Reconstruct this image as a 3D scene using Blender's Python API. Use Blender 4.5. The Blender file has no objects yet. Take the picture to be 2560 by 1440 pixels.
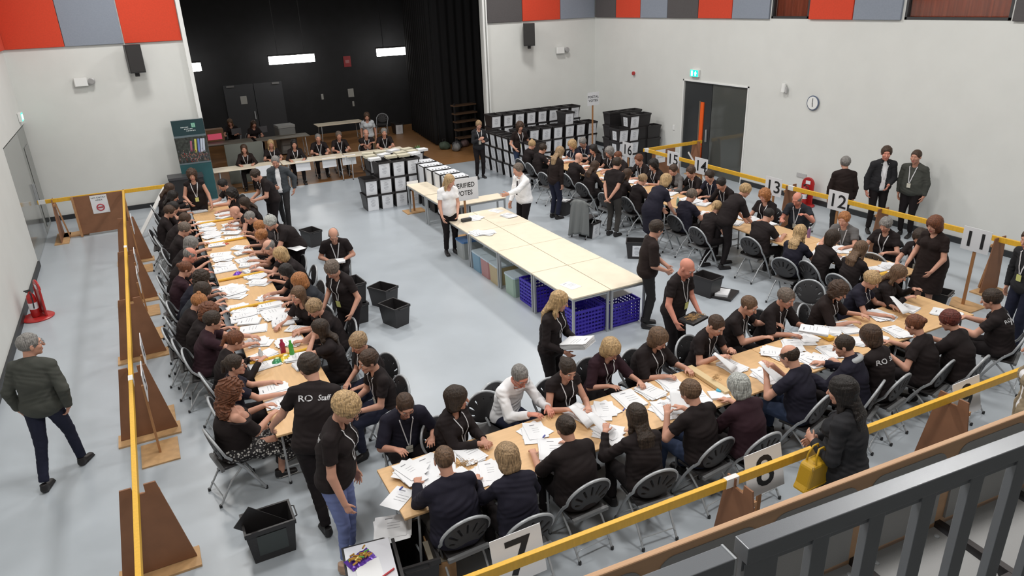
import bpy, math, random
import numpy as np
from mathutils import Vector, Matrix
random.seed(7)
PI = math.pi
SC = bpy.context.scene
COL = SC.collection

# ------------------------------------------------------------------ camera
YAW, PITCH, ROLL, FPX, CAMH = 0.46552667, -0.3892972, -0.0392236, 1771.05, 5.0
_f = np.array([math.sin(YAW)*math.cos(PITCH), math.cos(YAW)*math.cos(PITCH), math.sin(PITCH)])
_r = np.array([math.cos(YAW), -math.sin(YAW), 0.])
_u = np.cross(_r, _f)
CR = _r*math.cos(ROLL)+_u*math.sin(ROLL); CU = -_r*math.sin(ROLL)+_u*math.cos(ROLL); CF = _f
cam = bpy.data.cameras.new('camera'); camo = bpy.data.objects.new('camera', cam); COL.objects.link(camo)
cam.sensor_width = 36.0; cam.lens = FPX/2560*36; cam.clip_start = .05; cam.clip_end = 200
m = Matrix(((CR[0], CU[0], -CF[0], 0), (CR[1], CU[1], -CF[1], 0), (CR[2], CU[2], -CF[2], CAMH), (0, 0, 0, 1)))
camo.matrix_world = m
SC.camera = camo
SC.view_settings.view_transform = 'Standard'; SC.view_settings.look = 'None'
SC.view_settings.gamma = 1; SC.view_settings.exposure = 0.0
SC.view_settings.use_curve_mapping = False

def G(x, y, z=0.):
    """floor plan survey: the point at height z seen at photo position x, y"""
    d = CF*FPX+CR*(x-1280)-CU*(y-720)
    t = (z-CAMH)/d[2]
    return np.array([d[0]*t, d[1]*t, z])

# ------------------------------------------------------------------ light
W = bpy.data.worlds.new('world'); SC.world = W; W.use_nodes = True
W.node_tree.nodes['Background'].inputs[0].default_value = (.75, .85, 1, 1)
W.node_tree.nodes['Background'].inputs[1].default_value = .25
def area(name, loc, size, power, col=(1, .97, .92), sy=None, rot=(0, 0, 0)):
    l = bpy.data.lights.new(name, 'AREA'); l.energy = power; l.color = col; l.shape = 'RECTANGLE'
    l.size = size; l.size_y = sy or size
    o = bpy.data.objects.new(name, l); o.location = loc; o.rotation_euler = rot; COL.objects.link(o)
    return o
LAMPS = [(x, y) for y in (2.6, 8.0, 13.5, 18.6) for x in (0.2, 5.4, 10.6)]
for (x, y) in LAMPS:
    area('ceiling_lamp_light', (x, y, 7.35), .9, 160, (1, .975, .94), .9)

# ------------------------------------------------------------------ materials
MATS = {}
def mat(name, col, rough=.6, metal=0., noise=0., nscale=20., bump=0., bscale=200., emis=None, alpha=None, stretch=None, spec=None, trans=0.):
    if name in MATS: return MATS[name]
    M = bpy.data.materials.new(name); M.use_nodes = True; MATS[name] = M
    nt = M.node_tree; b = nt.nodes['Principled BSDF']
    b.inputs['Base Color'].default_value = (*col, 1); b.inputs['Roughness'].default_value = rough
    b.inputs['Metallic'].default_value = metal
    if spec is not None: b.inputs['Specular IOR Level'].default_value = spec
    if trans: b.inputs['Transmission Weight'].default_value = trans
    if alpha is not None: b.inputs['Alpha'].default_value = alpha
    if emis: b.inputs['Emission Color'].default_value = (*emis[0], 1); b.inputs['Emission Strength'].default_value = emis[1]
    if noise or bump:
        tc = nt.nodes.new('ShaderNodeTexCoord'); mp = nt.nodes.new('ShaderNodeMapping')
        nt.links.new(tc.outputs['Object'], mp.inputs[0])
        if stretch: mp.inputs['Scale'].default_value = stretch
    if noise:
        n = nt.nodes.new('ShaderNodeTexNoise'); n.inputs['Scale'].default_value = nscale; n.inputs['Detail'].default_value = 5
        nt.links.new(mp.outputs[0], n.inputs['Vector'])
        r = nt.nodes.new('ShaderNodeMapRange'); r.inputs[1].default_value = .3; r.inputs[2].default_value = .7
        r.inputs[3].default_value = 1-noise; r.inputs[4].default_value = 1+noise
        nt.links.new(n.outputs[0], r.inputs[0])
        mx = nt.nodes.new('ShaderNodeVectorMath'); mx.operation = 'SCALE'; mx.inputs[0].default_value = col
        nt.links.new(r.outputs[0], mx.inputs['Scale']); nt.links.new(mx.outputs[0], b.inputs['Base Color'])
    if bump:
        n2 = nt.nodes.new('ShaderNodeTexNoise'); n2.inputs['Scale'].default_value = bscale; n2.inputs['Detail'].default_value = 3
        nt.links.new(mp.outputs[0], n2.inputs['Vector'])
        bm = nt.nodes.new('ShaderNodeBump'); bm.inputs['Strength'].default_value = bump; bm.inputs['Distance'].default_value = .01
        nt.links.new(n2.outputs[0], bm.inputs['Height']); nt.links.new(bm.outputs[0], b.inputs['Normal'])
    return M
def srgb(r, g, b):
    f = lambda c: (c/255/12.92) if c/255 <= .04045 else ((c/255+.055)/1.055)**2.4
    return (f(r), f(g), f(b))

# ------------------------------------------------------------------ mesh builder
def frame(d, up=(0, 0, 1)):
    d = np.asarray(d, float); d = d/np.linalg.norm(d); up = np.asarray(up, float)
    if abs(d@up) > .98: up = np.array([0, 1., 0]) if abs(d[1]) < .9 else np.array([1., 0, 0])
    a = np.cross(d, up); a /= np.linalg.norm(a); return d, a, np.cross(a, d)
def rotz(a): c, s = math.cos(a), math.sin(a); return np.array([[c, -s, 0], [s, c, 0], [0, 0, 1.]])
def rotx(a): c, s = math.cos(a), math.sin(a); return np.array([[1., 0, 0], [0, c, -s], [0, s, c]])
def roty(a): c, s = math.cos(a), math.sin(a); return np.array([[c, 0, s], [0, 1., 0], [-s, 0, c]])
I3 = np.eye(3)
class MB:
    def __init__(s): s.v = []; s.f = []; s.m = []
    def add(s, v, f, mi=0):
        o = len(s.v); s.v += [tuple(map(float, p)) for p in v]; s.f += [tuple(o+i for i in q) for q in f]; s.m += [mi]*len(f); return s
    def box(s, c, size, R=I3, mi=0, taper=1., ch=0.):
        c = np.asarray(c, float); x, y, z = [q/2 for q in size]
        if ch:
            P = []
            for zz, t in ((-z, 1), (z, taper)):
                k = ch
                P.append([(-x*t+k, -y*t, zz), (x*t-k, -y*t, zz), (x*t, -y*t+k, zz), (x*t, y*t-k, zz), (x*t-k, y*t, zz), (-x*t+k, y*t, zz), (-x*t, y*t-k, zz), (-x*t, -y*t+k, zz)])
            V = P[0]+P[1]; F = [tuple(range(7, -1, -1)), tuple(range(8, 16))]+[(i, (i+1) % 8, 8+(i+1) % 8, 8+i) for i in range(8)]
        else:
            V = [(-x, -y, -z), (x, -y, -z), (x, y, -z), (-x, y, -z)]+[(a*taper, b*taper, z) for a, b in ((-x, -y), (x, -y), (x, y), (-x, y))]
            F = [(3, 2, 1, 0), (4, 5, 6, 7), (0, 1, 5, 4), (1, 2, 6, 5), (2, 3, 7, 6), (3, 0, 4, 7)]
        return s.add([R@np.array(p)+c for p in V], F, mi)
    def bar(s, a, b, w, h, mi=0, up=(0, 0, 1)):
        a = np.asarray(a, float); b = np.asarray(b, float); d, x, z = frame(b-a, up)
        R = np.array([x, d, z]).T
        return s.box((a+b)/2, (w, np.linalg.norm(b-a), h), R, mi)
    def tube(s, pts, r, n=8, mi=0, closed=False, caps=True):
        P = [np.asarray(p, float) for p in pts]; N = len(P); V = []; up = None
        rr = r if hasattr(r, '__len__') else [r]*N
        for i in range(N):
            d = P[(i+1) % N]-P[i-1] if (closed or 0 < i < N-1) else (P[1]-P[0] if i == 0 else P[-1]-P[-2])
            d = d/(np.linalg.norm(d)+1e-12)
            if up is None: _, a, b = frame(d)
            else:
                b = up-d*(up@d); b /= np.linalg.norm(b); a = np.cross(d, b)
            up = b
            for k in range(n):
                t = 2*PI*k/n; V.append(P[i]+rr[i]*(a*math.cos(t)+b*math.sin(t)))
        F = []
        for i in range(N if closed else N-1):
            j = (i+1) % N
            for k in range(n): F.append((i*n+k, i*n+(k+1) % n, j*n+(k+1) % n, j*n+k))
        if caps and not closed: F += [tuple(range(n-1, -1, -1)), tuple((N-1)*n+k for k in range(n))]
        return s.add(V, F, mi)
    def cyl(s, c, r, h, n=16, mi=0, r2=None, R=I3):
        c = np.asarray(c, float); r2 = r if r2 is None else r2
        V = [R@np.array((r*math.cos(2*PI*k/n), r*math.sin(2*PI*k/n), 0))+c for k in range(n)]+[R@np.array((r2*math.cos(2*PI*k/n), r2*math.sin(2*PI*k/n), h))+c for k in range(n)]
        return s.add(V, [tuple(range(n-1, -1, -1)), tuple(range(n, 2*n))]+[(k, (k+1) % n, n+(k+1) % n, n+k) for k in range(n)], mi)
    def lathe(s, prof, c=(0, 0, 0), n=16, mi=0, R=I3):
        c = np.asarray(c, float); V = []; F = []
        for (r, z) in prof: V += [R@np.array((r*math.cos(2*PI*k/n), r*math.sin(2*PI*k/n), z))+c for k in range(n)]
        for i in range(len(prof)-1):
            for k in range(n): F.append((i*n+k, i*n+(k+1) % n, (i+1)*n+(k+1) % n, (i+1)*n+k))
        F += [tuple(range(n-1, -1, -1)), tuple((len(prof)-1)*n+k for k in range(n))]
        return s.add(V, F, mi)
    def prism(s, poly, h, c=(0, 0, 0), R=I3, mi=0):
        """poly in the local xz plane, thickness h along y"""
        c = np.asarray(c, float); n = len(poly)
        V = [R@np.array((x, -h/2, z))+c for x, z in poly]+[R@np.array((x, h/2, z))+c for x, z in poly]
        return s.add(V, [tuple(range(n)), tuple(range(2*n-1, n-1, -1))]+[((k+1) % n, k, n+k, n+(k+1) % n) for k in range(n)], mi)
    def quad(s, a, b, c, d, mi=0): return s.add([a, b, c, d], [(0, 1, 2, 3)], mi)
    def grid(s, fn, nu, nv, mi=0, flip=False):
        V = [fn(i/nu, j/nv) for j in range(nv+1) for i in range(nu+1)]
        F = [(j*(nu+1)+i, j*(nu+1)+i+1, (j+1)*(nu+1)+i+1, (j+1)*(nu+1)+i) for j in range(nv) for i in range(nu)]
        if flip: F = [q[::-1] for q in F]
        return s.add(V, F, mi)
    def sphere(s, c, r, n=10, mi=0, R=I3):
        c = np.asarray(c, float); r = np.asarray(r if hasattr(r, '__len__') else (r, r, r), float); V = []; F = []; m_ = n//2
        for j in range(1, m_):
            t = PI*j/m_
            for k in range(n): V.append(R@(r*np.array((math.sin(t)*math.cos(2*PI*k/n), math.sin(t)*math.sin(2*PI*k/n), math.cos(t))))+c)
        V += [R@(r*np.array((0, 0, 1.)))+c, R@(r*np.array((0, 0, -1.)))+c]; a = len(V)-2
        for j in range(m_-2):
            for k in range(n): F.append((j*n+k, (j+1)*n+k, (j+1)*n+(k+1) % n, j*n+(k+1) % n))
        for k in range(n): F.append((a, k, (k+1) % n)); F.append((a+1, (m_-2)*n+(k+1) % n, (m_-2)*n+k))
        return s.add(V, F, mi)
    def mesh(s, name, mats, smooth=None):
        me = bpy.data.meshes.new(name); me.from_pydata(s.v, [], s.f); me.update()
        for m_ in (mats if isinstance(mats, (list, tuple)) else [mats]): me.materials.append(m_)
        me.polygons.foreach_set('material_index', s.m)
        if smooth is not None:
            me.polygons.foreach_set('use_smooth', [True]*len(s.f))
            try: me.set_sharp_from_angle(angle=math.radians(smooth))
            except Exception: pass
        return me
    def obj(s, name, mats, parent=None, loc=None, rot=None, smooth=None, bevel=0, **tags):
        return link(name, s.mesh(name, mats, smooth), parent, loc, rot, bevel, **tags)
def link(name, me, parent=None, loc=None, rot=None, bevel=0, label=None, cat=None, group=None, kind=None):
    o = bpy.data.objects.new(name, me); COL.objects.link(o)
    if parent is not None: o.parent = parent
    if loc is not None: o.location = tuple(map(float, loc))
    if rot is not None: o.rotation_euler = tuple(map(float, rot)) if hasattr(rot, '__len__') else (0, 0, float(rot))
    if bevel:
        md = o.modifiers.new('bevel', 'BEVEL'); md.width = bevel; md.segments = 2; md.limit_method = 'ANGLE'
    tag(o, label, cat, group, kind); return o
def tag(o, label=None, cat=None, group=None, kind=None):
    if label: o['label'] = label
    if cat: o['category'] = cat
    if group: o['group'] = group
    if kind: o['kind'] = kind
    return o
def empty(name, loc, rz=0, label=None, cat=None, group=None):
    o = bpy.data.objects.new(name, None); COL.objects.link(o); o.location = tuple(map(float, loc)); o.rotation_euler = (0, 0, float(rz))
    o.empty_display_size = .1
    return tag(o, label, cat, group)
def dup(o, loc=None, rz=None, label=None, cat=None, group=None, parent=None):
    c = o.copy(); COL.objects.link(c); c.parent = parent
    if loc is not None: c.location = tuple(map(float, loc))
    if rz is not None: c.rotation_euler = (c.rotation_euler[0], c.rotation_euler[1], float(rz))
    for ch in list(o.children): dup(ch, parent=c)
    return tag(c, label, cat, group)
FONT = {}
def text_mesh(txt, size, ext=.0, italic=False, off=.0):
    key = (txt, size, ext, italic, off)
    if key in FONT: return FONT[key]
    c = bpy.data.curves.new('text', 'FONT'); c.body = txt; c.size = size; c.extrude = ext; c.align_x = 'CENTER'; c.align_y = 'CENTER'; c.resolution_u = 3
    if italic: c.shear = .3
    c.offset = size*off
    o = bpy.data.objects.new('text', c); COL.objects.link(o)
    bpy.context.view_layer.update()
    me = bpy.data.meshes.new_from_object(o.evaluated_get(bpy.context.evaluated_depsgraph_get()))
    v = np.array([tuple(p.co) for p in me.vertices]); f = [tuple(p.vertices) for p in me.polygons]
    bpy.data.objects.remove(o); bpy.data.curves.remove(c); bpy.data.meshes.remove(me)
    FONT[key] = (v, f); return v, f
def put_text(mb, txt, c, size, X, Z, mi=0, bold=1.25, off=.002, fat=.0):
    """flat lettering lying on a plane spanned by X (reading direction) and Z (up)"""
    v, f = text_mesh(txt, size, off=fat); X = np.asarray(X, float); Z = np.asarray(Z, float); N = np.cross(X, Z); c = np.asarray(c, float)
    mb.add([c+X*p[0]*bold+Z*p[1]+N*off for p in v], f, mi)
# ------------------------------------------------------------------ implicit modelling: smooth unions of tapered limbs, meshed as one skin
class Field:
    def __init__(s, h): s.h = h; s.P = []; s.lo = []; s.hi = []
    def _b(s, lo, hi, op):
        if op == '+': s.lo.append(lo); s.hi.append(hi)
    def cone(s, a, b, ra, rb, k=.02, flat=False, op='+'):
        a = np.asarray(a, float); b = np.asarray(b, float); r = max(ra, rb)
        lo = np.minimum(a, b)-r; hi = np.maximum(a, b)+r; s._b(lo, hi, op)
        s.P.append((0, lo, hi, k, op, (a, b, ra, rb, flat))); return s
    def ecap(s, a, b, ra, rb, u, k=.03, flat=False, op='+'):
        a = np.asarray(a, float); b = np.asarray(b, float); r = max(*ra, *rb)
        lo = np.minimum(a, b)-r; hi = np.maximum(a, b)+r; s._b(lo, hi, op)
        s.P.append((1, lo, hi, k, op, (a, b, ra, rb, np.asarray(u, float), flat))); return s
    def ell(s, c, r, R=I3, k=.02, op='+'):
        c = np.asarray(c, float); r = np.asarray(r if hasattr(r, '__len__') else (r,)*3, float); m_ = np.abs(R)@r
        s._b(c-m_, c+m_, op); s.P.append((2, c-m_, c+m_, k, op, (c, r, R))); return s
    def cut(s, p, n, k=.004):
        s.P.append((3, None, None, k, 'c', (np.asarray(p, float), np.asarray(n, float)))); return s
    def noise(s, fn): s.P.append((4, None, None, 0, 'n', fn)); return s
    def run(s):
        h = s.h; lo = np.min(s.lo, 0)-3*h; hi = np.max(s.hi, 0)+3*h
        n = np.ceil((hi-lo)/h).astype(int)+1; s.o = lo; s.n = n
        ax = [(lo[i]+h*np.arange(n[i])).astype(np.float32) for i in range(3)]
        D = np.full(tuple(n), .5, np.float32)
        for typ, l, u, k, op, q in s.P:
            if typ == 3:
                p, nn = q
                d = (ax[0][:, None, None]-p[0])*nn[0]+(ax[1][None, :, None]-p[1])*nn[1]+(ax[2][None, None, :]-p[2])*nn[2]
                np.maximum(D, d, out=D); continue
            if typ == 4:
                act = np.abs(D) < 4*h
                I = np.nonzero(act); X = ax[0][I[0]]; Y = ax[1][I[1]]; Z = ax[2][I[2]]
                D[I] += q(X, Y, Z).astype(np.float32); continue
            mgn = max(k, 2*h)+2*h
            i0 = np.clip(np.floor((l-mgn-lo)/h).astype(int), 0, n-1); i1 = np.clip(np.ceil((u+mgn-lo)/h).astype(int)+1, 1, n)
            if np.any(i1 <= i0): continue
            sl = tuple(slice(a, b) for a, b in zip(i0, i1))
            X = ax[0][sl[0]][:, None, None]; Y = ax[1][sl[1]][None, :, None]; Z = ax[2][sl[2]][None, None, :]
            if typ == 0:
                a, b, ra, rb, flat = q; ab = b-a; L2 = float(ab@ab)+1e-12
                px, py, pz = X-a[0], Y-a[1], Z-a[2]
                t0 = (px*ab[0]+py*ab[1]+pz*ab[2])/L2; t = np.clip(t0, 0, 1)
                d = np.sqrt((px-t*ab[0])**2+(py-t*ab[1])**2+(pz-t*ab[2])**2)-(ra+(rb-ra)*t)
                if flat: d = np.maximum(d, (t0-1)*math.sqrt(L2))
            elif typ == 1:
                a, b, ra, rb, uu, flat = q; ab = b-a; L = math.sqrt(float(ab@ab))+1e-9; w = ab/L
                uu = uu-w*(uu@w); uu = uu/np.linalg.norm(uu); vv = np.cross(w, uu)
                px, py, pz = X-a[0], Y-a[1], Z-a[2]
                tw = px*w[0]+py*w[1]+pz*w[2]; t = np.clip(tw/L, 0, 1); qw = tw-t*L
                qu = px*uu[0]+py*uu[1]+pz*uu[2]; qv = px*vv[0]+py*vv[1]+pz*vv[2]
                ru = ra[0]+(rb[0]-ra[0])*t; rv = ra[1]+(rb[1]-ra[1])*t; rw = np.minimum(ru, rv)
                k0 = np.sqrt((qu/ru)**2+(qv/rv)**2+(qw/rw)**2)+1e-6
                k1 = np.sqrt((qu/ru**2)**2+(qv/rv**2)**2+(qw/rw**2)**2)+1e-6
                d = k0*(k0-1)/k1
                if flat: d = np.maximum(d, tw-L)
            else:
                c, r, R = q; px, py, pz = X-c[0], Y-c[1], Z-c[2]; k0 = 0; k1 = 0
                for i in range(3):
                    qq = px*R[0, i]+py*R[1, i]+pz*R[2, i]; k0 = k0+(qq/r[i])**2; k1 = k1+(qq/r[i]**2)**2
                k0 = np.sqrt(k0)+1e-6; d = k0*(k0-1)/(np.sqrt(k1)+1e-6)
            S = D[sl]; d = d.astype(np.float32)
            if op == '+':
                if k > 0:
                    hh = np.clip(.5+.5*(d-S)/k, 0, 1); D[sl] = d*(1-hh)+S*hh-k*hh*(1-hh)
                else: D[sl] = np.minimum(S, d)
            else:
                if k > 0:
                    hh = np.clip(.5-.5*(S+d)/k, 0, 1)   # smooth subtraction
                    D[sl] = S*(1-hh)+(-d)*hh+k*hh*(1-hh)
                else: D[sl] = np.maximum(S, -d)
        s.D = D; return s
    def sample(s, p):
        g = (np.asarray(p, float)-s.o)/s.h; i = np.floor(g).astype(int)
        if np.any(i < 0) or np.any(i >= s.n-1): return .5
        f = g-i; D = s.D[i[0]:i[0]+2, i[1]:i[1]+2, i[2]:i[2]+2]
        D = D[0]*(1-f[0])+D[1]*f[0]; D = D[0]*(1-f[1])+D[1]*f[1]; return D[0]*(1-f[2])+D[1]*f[2]
    def hit(s, o, d, far=.8, off=.003):
        t = 0.
        while t < far:
            v = s.sample(o+d*t)
            if v < off: return o+d*(t-.001)
            t += max(v*.7, .004) if v < .4 else .02
        return None
    def surf(s):
        D = s.D; n = D.shape; S = D < 0
        c = S[:-1, :-1, :-1].astype(np.int8)
        for i, j, k in ((1, 0, 0), (0, 1, 0), (0, 0, 1), (1, 1, 0), (1, 0, 1), (0, 1, 1), (1, 1, 1)):
            c = c+S[i:n[0]-1+i, j:n[1]-1+j, k:n[2]-1+k]
        act = (c > 0) & (c < 8); A = np.argwhere(act); idx = np.full(act.shape, -1, np.int32); idx[act] = np.arange(len(A))
        V = np.zeros((len(A), 3), np.float32); W_ = np.zeros(len(A), np.float32)
        C = [(0, 0, 0), (1, 0, 0), (0, 1, 0), (1, 1, 0), (0, 0, 1), (1, 0, 1), (0, 1, 1), (1, 1, 1)]
        val = [D[A[:, 0]+a, A[:, 1]+b, A[:, 2]+c_] for a, b, c_ in C]
        for e0, e1 in ((0, 1), (2, 3), (4, 5), (6, 7), (0, 2), (1, 3), (4, 6), (5, 7), (0, 4), (1, 5), (2, 6), (3, 7)):
            a, b = val[e0], val[e1]; mk = (a < 0) != (b < 0)
            t = np.where(mk, a/np.where(mk, a-b, 1), 0)[:, None]
            p = np.array(C[e0], np.float32)+t*(np.array(C[e1], np.float32)-np.array(C[e0], np.float32))
            V += np.where(mk[:, None], p, 0); W_ += mk
        V = (V/W_[:, None]+A)*s.h+s.o
        F = []
        for ax in range(3):
            o1, o2 = [(1, 2), (2, 0), (0, 1)][ax]
            sl0 = [slice(1, -1)]*3; sl1 = [slice(1, -1)]*3; sl0[ax] = slice(0, -1); sl1[ax] = slice(1, None)
            a = S[tuple(sl0)]; b = S[tuple(sl1)]
            for flip, mk in ((False, a & ~b), (True, ~a & b)):
                E = np.argwhere(mk)
                if not len(E): continue
                E = E+1; E[:, ax] -= 1
                def ix(d1, d2):
                    q = E.copy(); q[:, o1] += d1; q[:, o2] += d2; return idx[q[:, 0], q[:, 1], q[:, 2]]
                quad = [ix(-1, -1), ix(0, -1), ix(0, 0), ix(-1, 0)]
                if flip: quad = quad[::-1]
                F.append(np.stack(quad, 1))
        return V, np.concatenate(F)
    def mesh(s, name, mats, region=None):
        V, F = s.surf(); return np_mesh(name, V, F, mats, region)
def np_mesh(name, V, F, mats, region=None):
    me = bpy.data.meshes.new(name); nf = len(F)
    me.vertices.add(len(V)); me.vertices.foreach_set('co', np.ascontiguousarray(V, np.float32).ravel())
    me.loops.add(nf*4); me.loops.foreach_set('vertex_index', np.ascontiguousarray(F, np.int32).ravel())
    me.polygons.add(nf); me.polygons.foreach_set('loop_start', np.arange(nf, dtype=np.int32)*4)
    me.update(calc_edges=True)
    me.polygons.foreach_set('use_smooth', np.ones(nf, bool))
    for m_ in (mats if isinstance(mats, (list, tuple)) else [mats]): me.materials.append(m_)
    if region is not None:
        c = V[F].mean(1); me.polygons.foreach_set('material_index', region(c).astype(np.int32))
    return me
# ------------------------------------------------------------------ people
HAIRC = {'black': (.015, .012, .011), 'dark': (.032, .020, .013), 'brown': (.055, .030, .018), 'mid': (.12, .07, .04), 'auburn': (.13, .045, .02), 'red': (.11, .025, .018),
         'ginger': (.34, .14, .05), 'blonde': (.42, .28, .14), 'fair': (.30, .20, .11), 'grey': (.20, .19, .18), 'silver': (.36, .37, .35), 'greybrown': (.13, .10, .08), 'white': (.5, .48, .44)}
TOPC = {'black': (.0155, .0108, .0112), 'navy': (.014, .013, .024), 'plum': (.030, .012, .018), 'white': (.86, .86, .88), 'greysuit': (.055, .062, .070), 'greygreen': (.060, .063, .055), 'grey': (.13, .125, .125),
        'charcoal': (.022, .022, .025), 'slate': (.024, .027, .034), 'pale': (.42, .44, .46), 'tan': (.30, .24, .16), 'brownblack': (.017, .010, .009), 'lilac': (.2, .2, .28)}
LEGC = {'black': (.011, .008, .009), 'navy': (.015, .017, .035), 'jeans': (.03, .045, .09), 'paleblue': (.17, .21, .42), 'grey': (.05, .046, .043), 'charcoal': (.022, .021, .022), 'khaki': (.13, .10, .06)}
SKIN = {'a': (.56, .295, .21), 'b': (.62, .34, .25), 'c': (.50, .25, .175), 'r': (.60, .25, .18)}
def cloth(kind, tab, c):
    return mat('%s_%s_cloth' % (c, kind), tab[c], .86, bump=.10, bscale=90, noise=.10, nscale=7, spec=.25)
def hairm(c): return mat(c+'_hair', HAIRC[c], .52, noise=.55, nscale=24, stretch=(3.4, 3.4, .5), bump=1., bscale=20, spec=.35)
def skinm(c): return mat('skin_'+c, SKIN[c], .55, noise=.07, nscale=9, spec=.35)
LIPS = mat('lips', (.42, .13, .11), .5); EYEW = mat('eye_white', (.6, .57, .54), .3); IRIS = mat('iris', (.03, .02, .015), .2)
LANY = mat('lanyard_white', (.62, .62, .64), .7); BADGE = mat('badge_card', (.62, .60, .52), .5); YBADGE = mat('badge_yellow', (.60, .62, .22), .5); INK = mat('black_ink', (.012, .012, .014), .6)
PRINT = mat('white_print', (.62, .62, .64), .7); SOLE = mat('shoe_sole_white', (.55, .54, .52), .6); SHOEB = mat('black_shoe', (.012, .010, .011), .5); SHOET = mat('tan_shoe', (.42, .27, .19), .6)
SPEC = mat('spectacle_frame', (.03, .028, .03), .3, .3); FLOR = None
def floral():
    M = mat('black_floral_cloth', (.015, .013, .015), .85); nt = M.node_tree
    if len(nt.nodes) > 3: return M
    tc = nt.nodes.new('ShaderNodeTexCoord'); n = nt.nodes.new('ShaderNodeTexVoronoi'); n.inputs['Scale'].default_value = 36; n.inputs['Randomness'].default_value = 1
    r = nt.nodes.new('ShaderNodeValToRGB'); r.color_ramp.elements[0].position = .34; r.color_ramp.elements[0].color = (.45, .44, .42, 1)
    r.color_ramp.elements[1].position = .42; r.color_ramp.elements[1].color = (.013, .011, .013, 1)
    nt.links.new(tc.outputs['Object'], n.inputs['Vector']); nt.links.new(n.outputs['Distance'], r.inputs[0]); nt.links.new(r.outputs[0], nt.nodes['Principled BSDF'].inputs['Base Color'])
    return M
def nrm(v): v = np.asarray(v, float); return v/np.linalg.norm(v)
def shoe_mesh(m_, trainer=False):
    key = 'shoe_'+m_.name+str(trainer)
    if key in bpy.data.meshes: return bpy.data.meshes[key]
    F = Field(.008)
    F.ecap((0, -.05, .045), (0, .13, .032), (.036, .04), (.042, .026), (1, 0, 0), .01)
    F.ecap((0, -.05, .05), (0, -.045, .11), (.034, .04), (.036, .044), (1, 0, 0), .03, True)
    F.ecap((0, -.055, .012), (0, .15, .012), (.040, .012), (.046, .012), (1, 0, 0), .004)
    F.cut((0, 0, 0), (0, 0, -1))
    me = F.run().mesh(key, [m_, SOLE], (lambda c: (c[:, 2] < .022).astype(int)) if trainer else None)
    return me
SITTERS = []
PEOPLE = []
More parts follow.
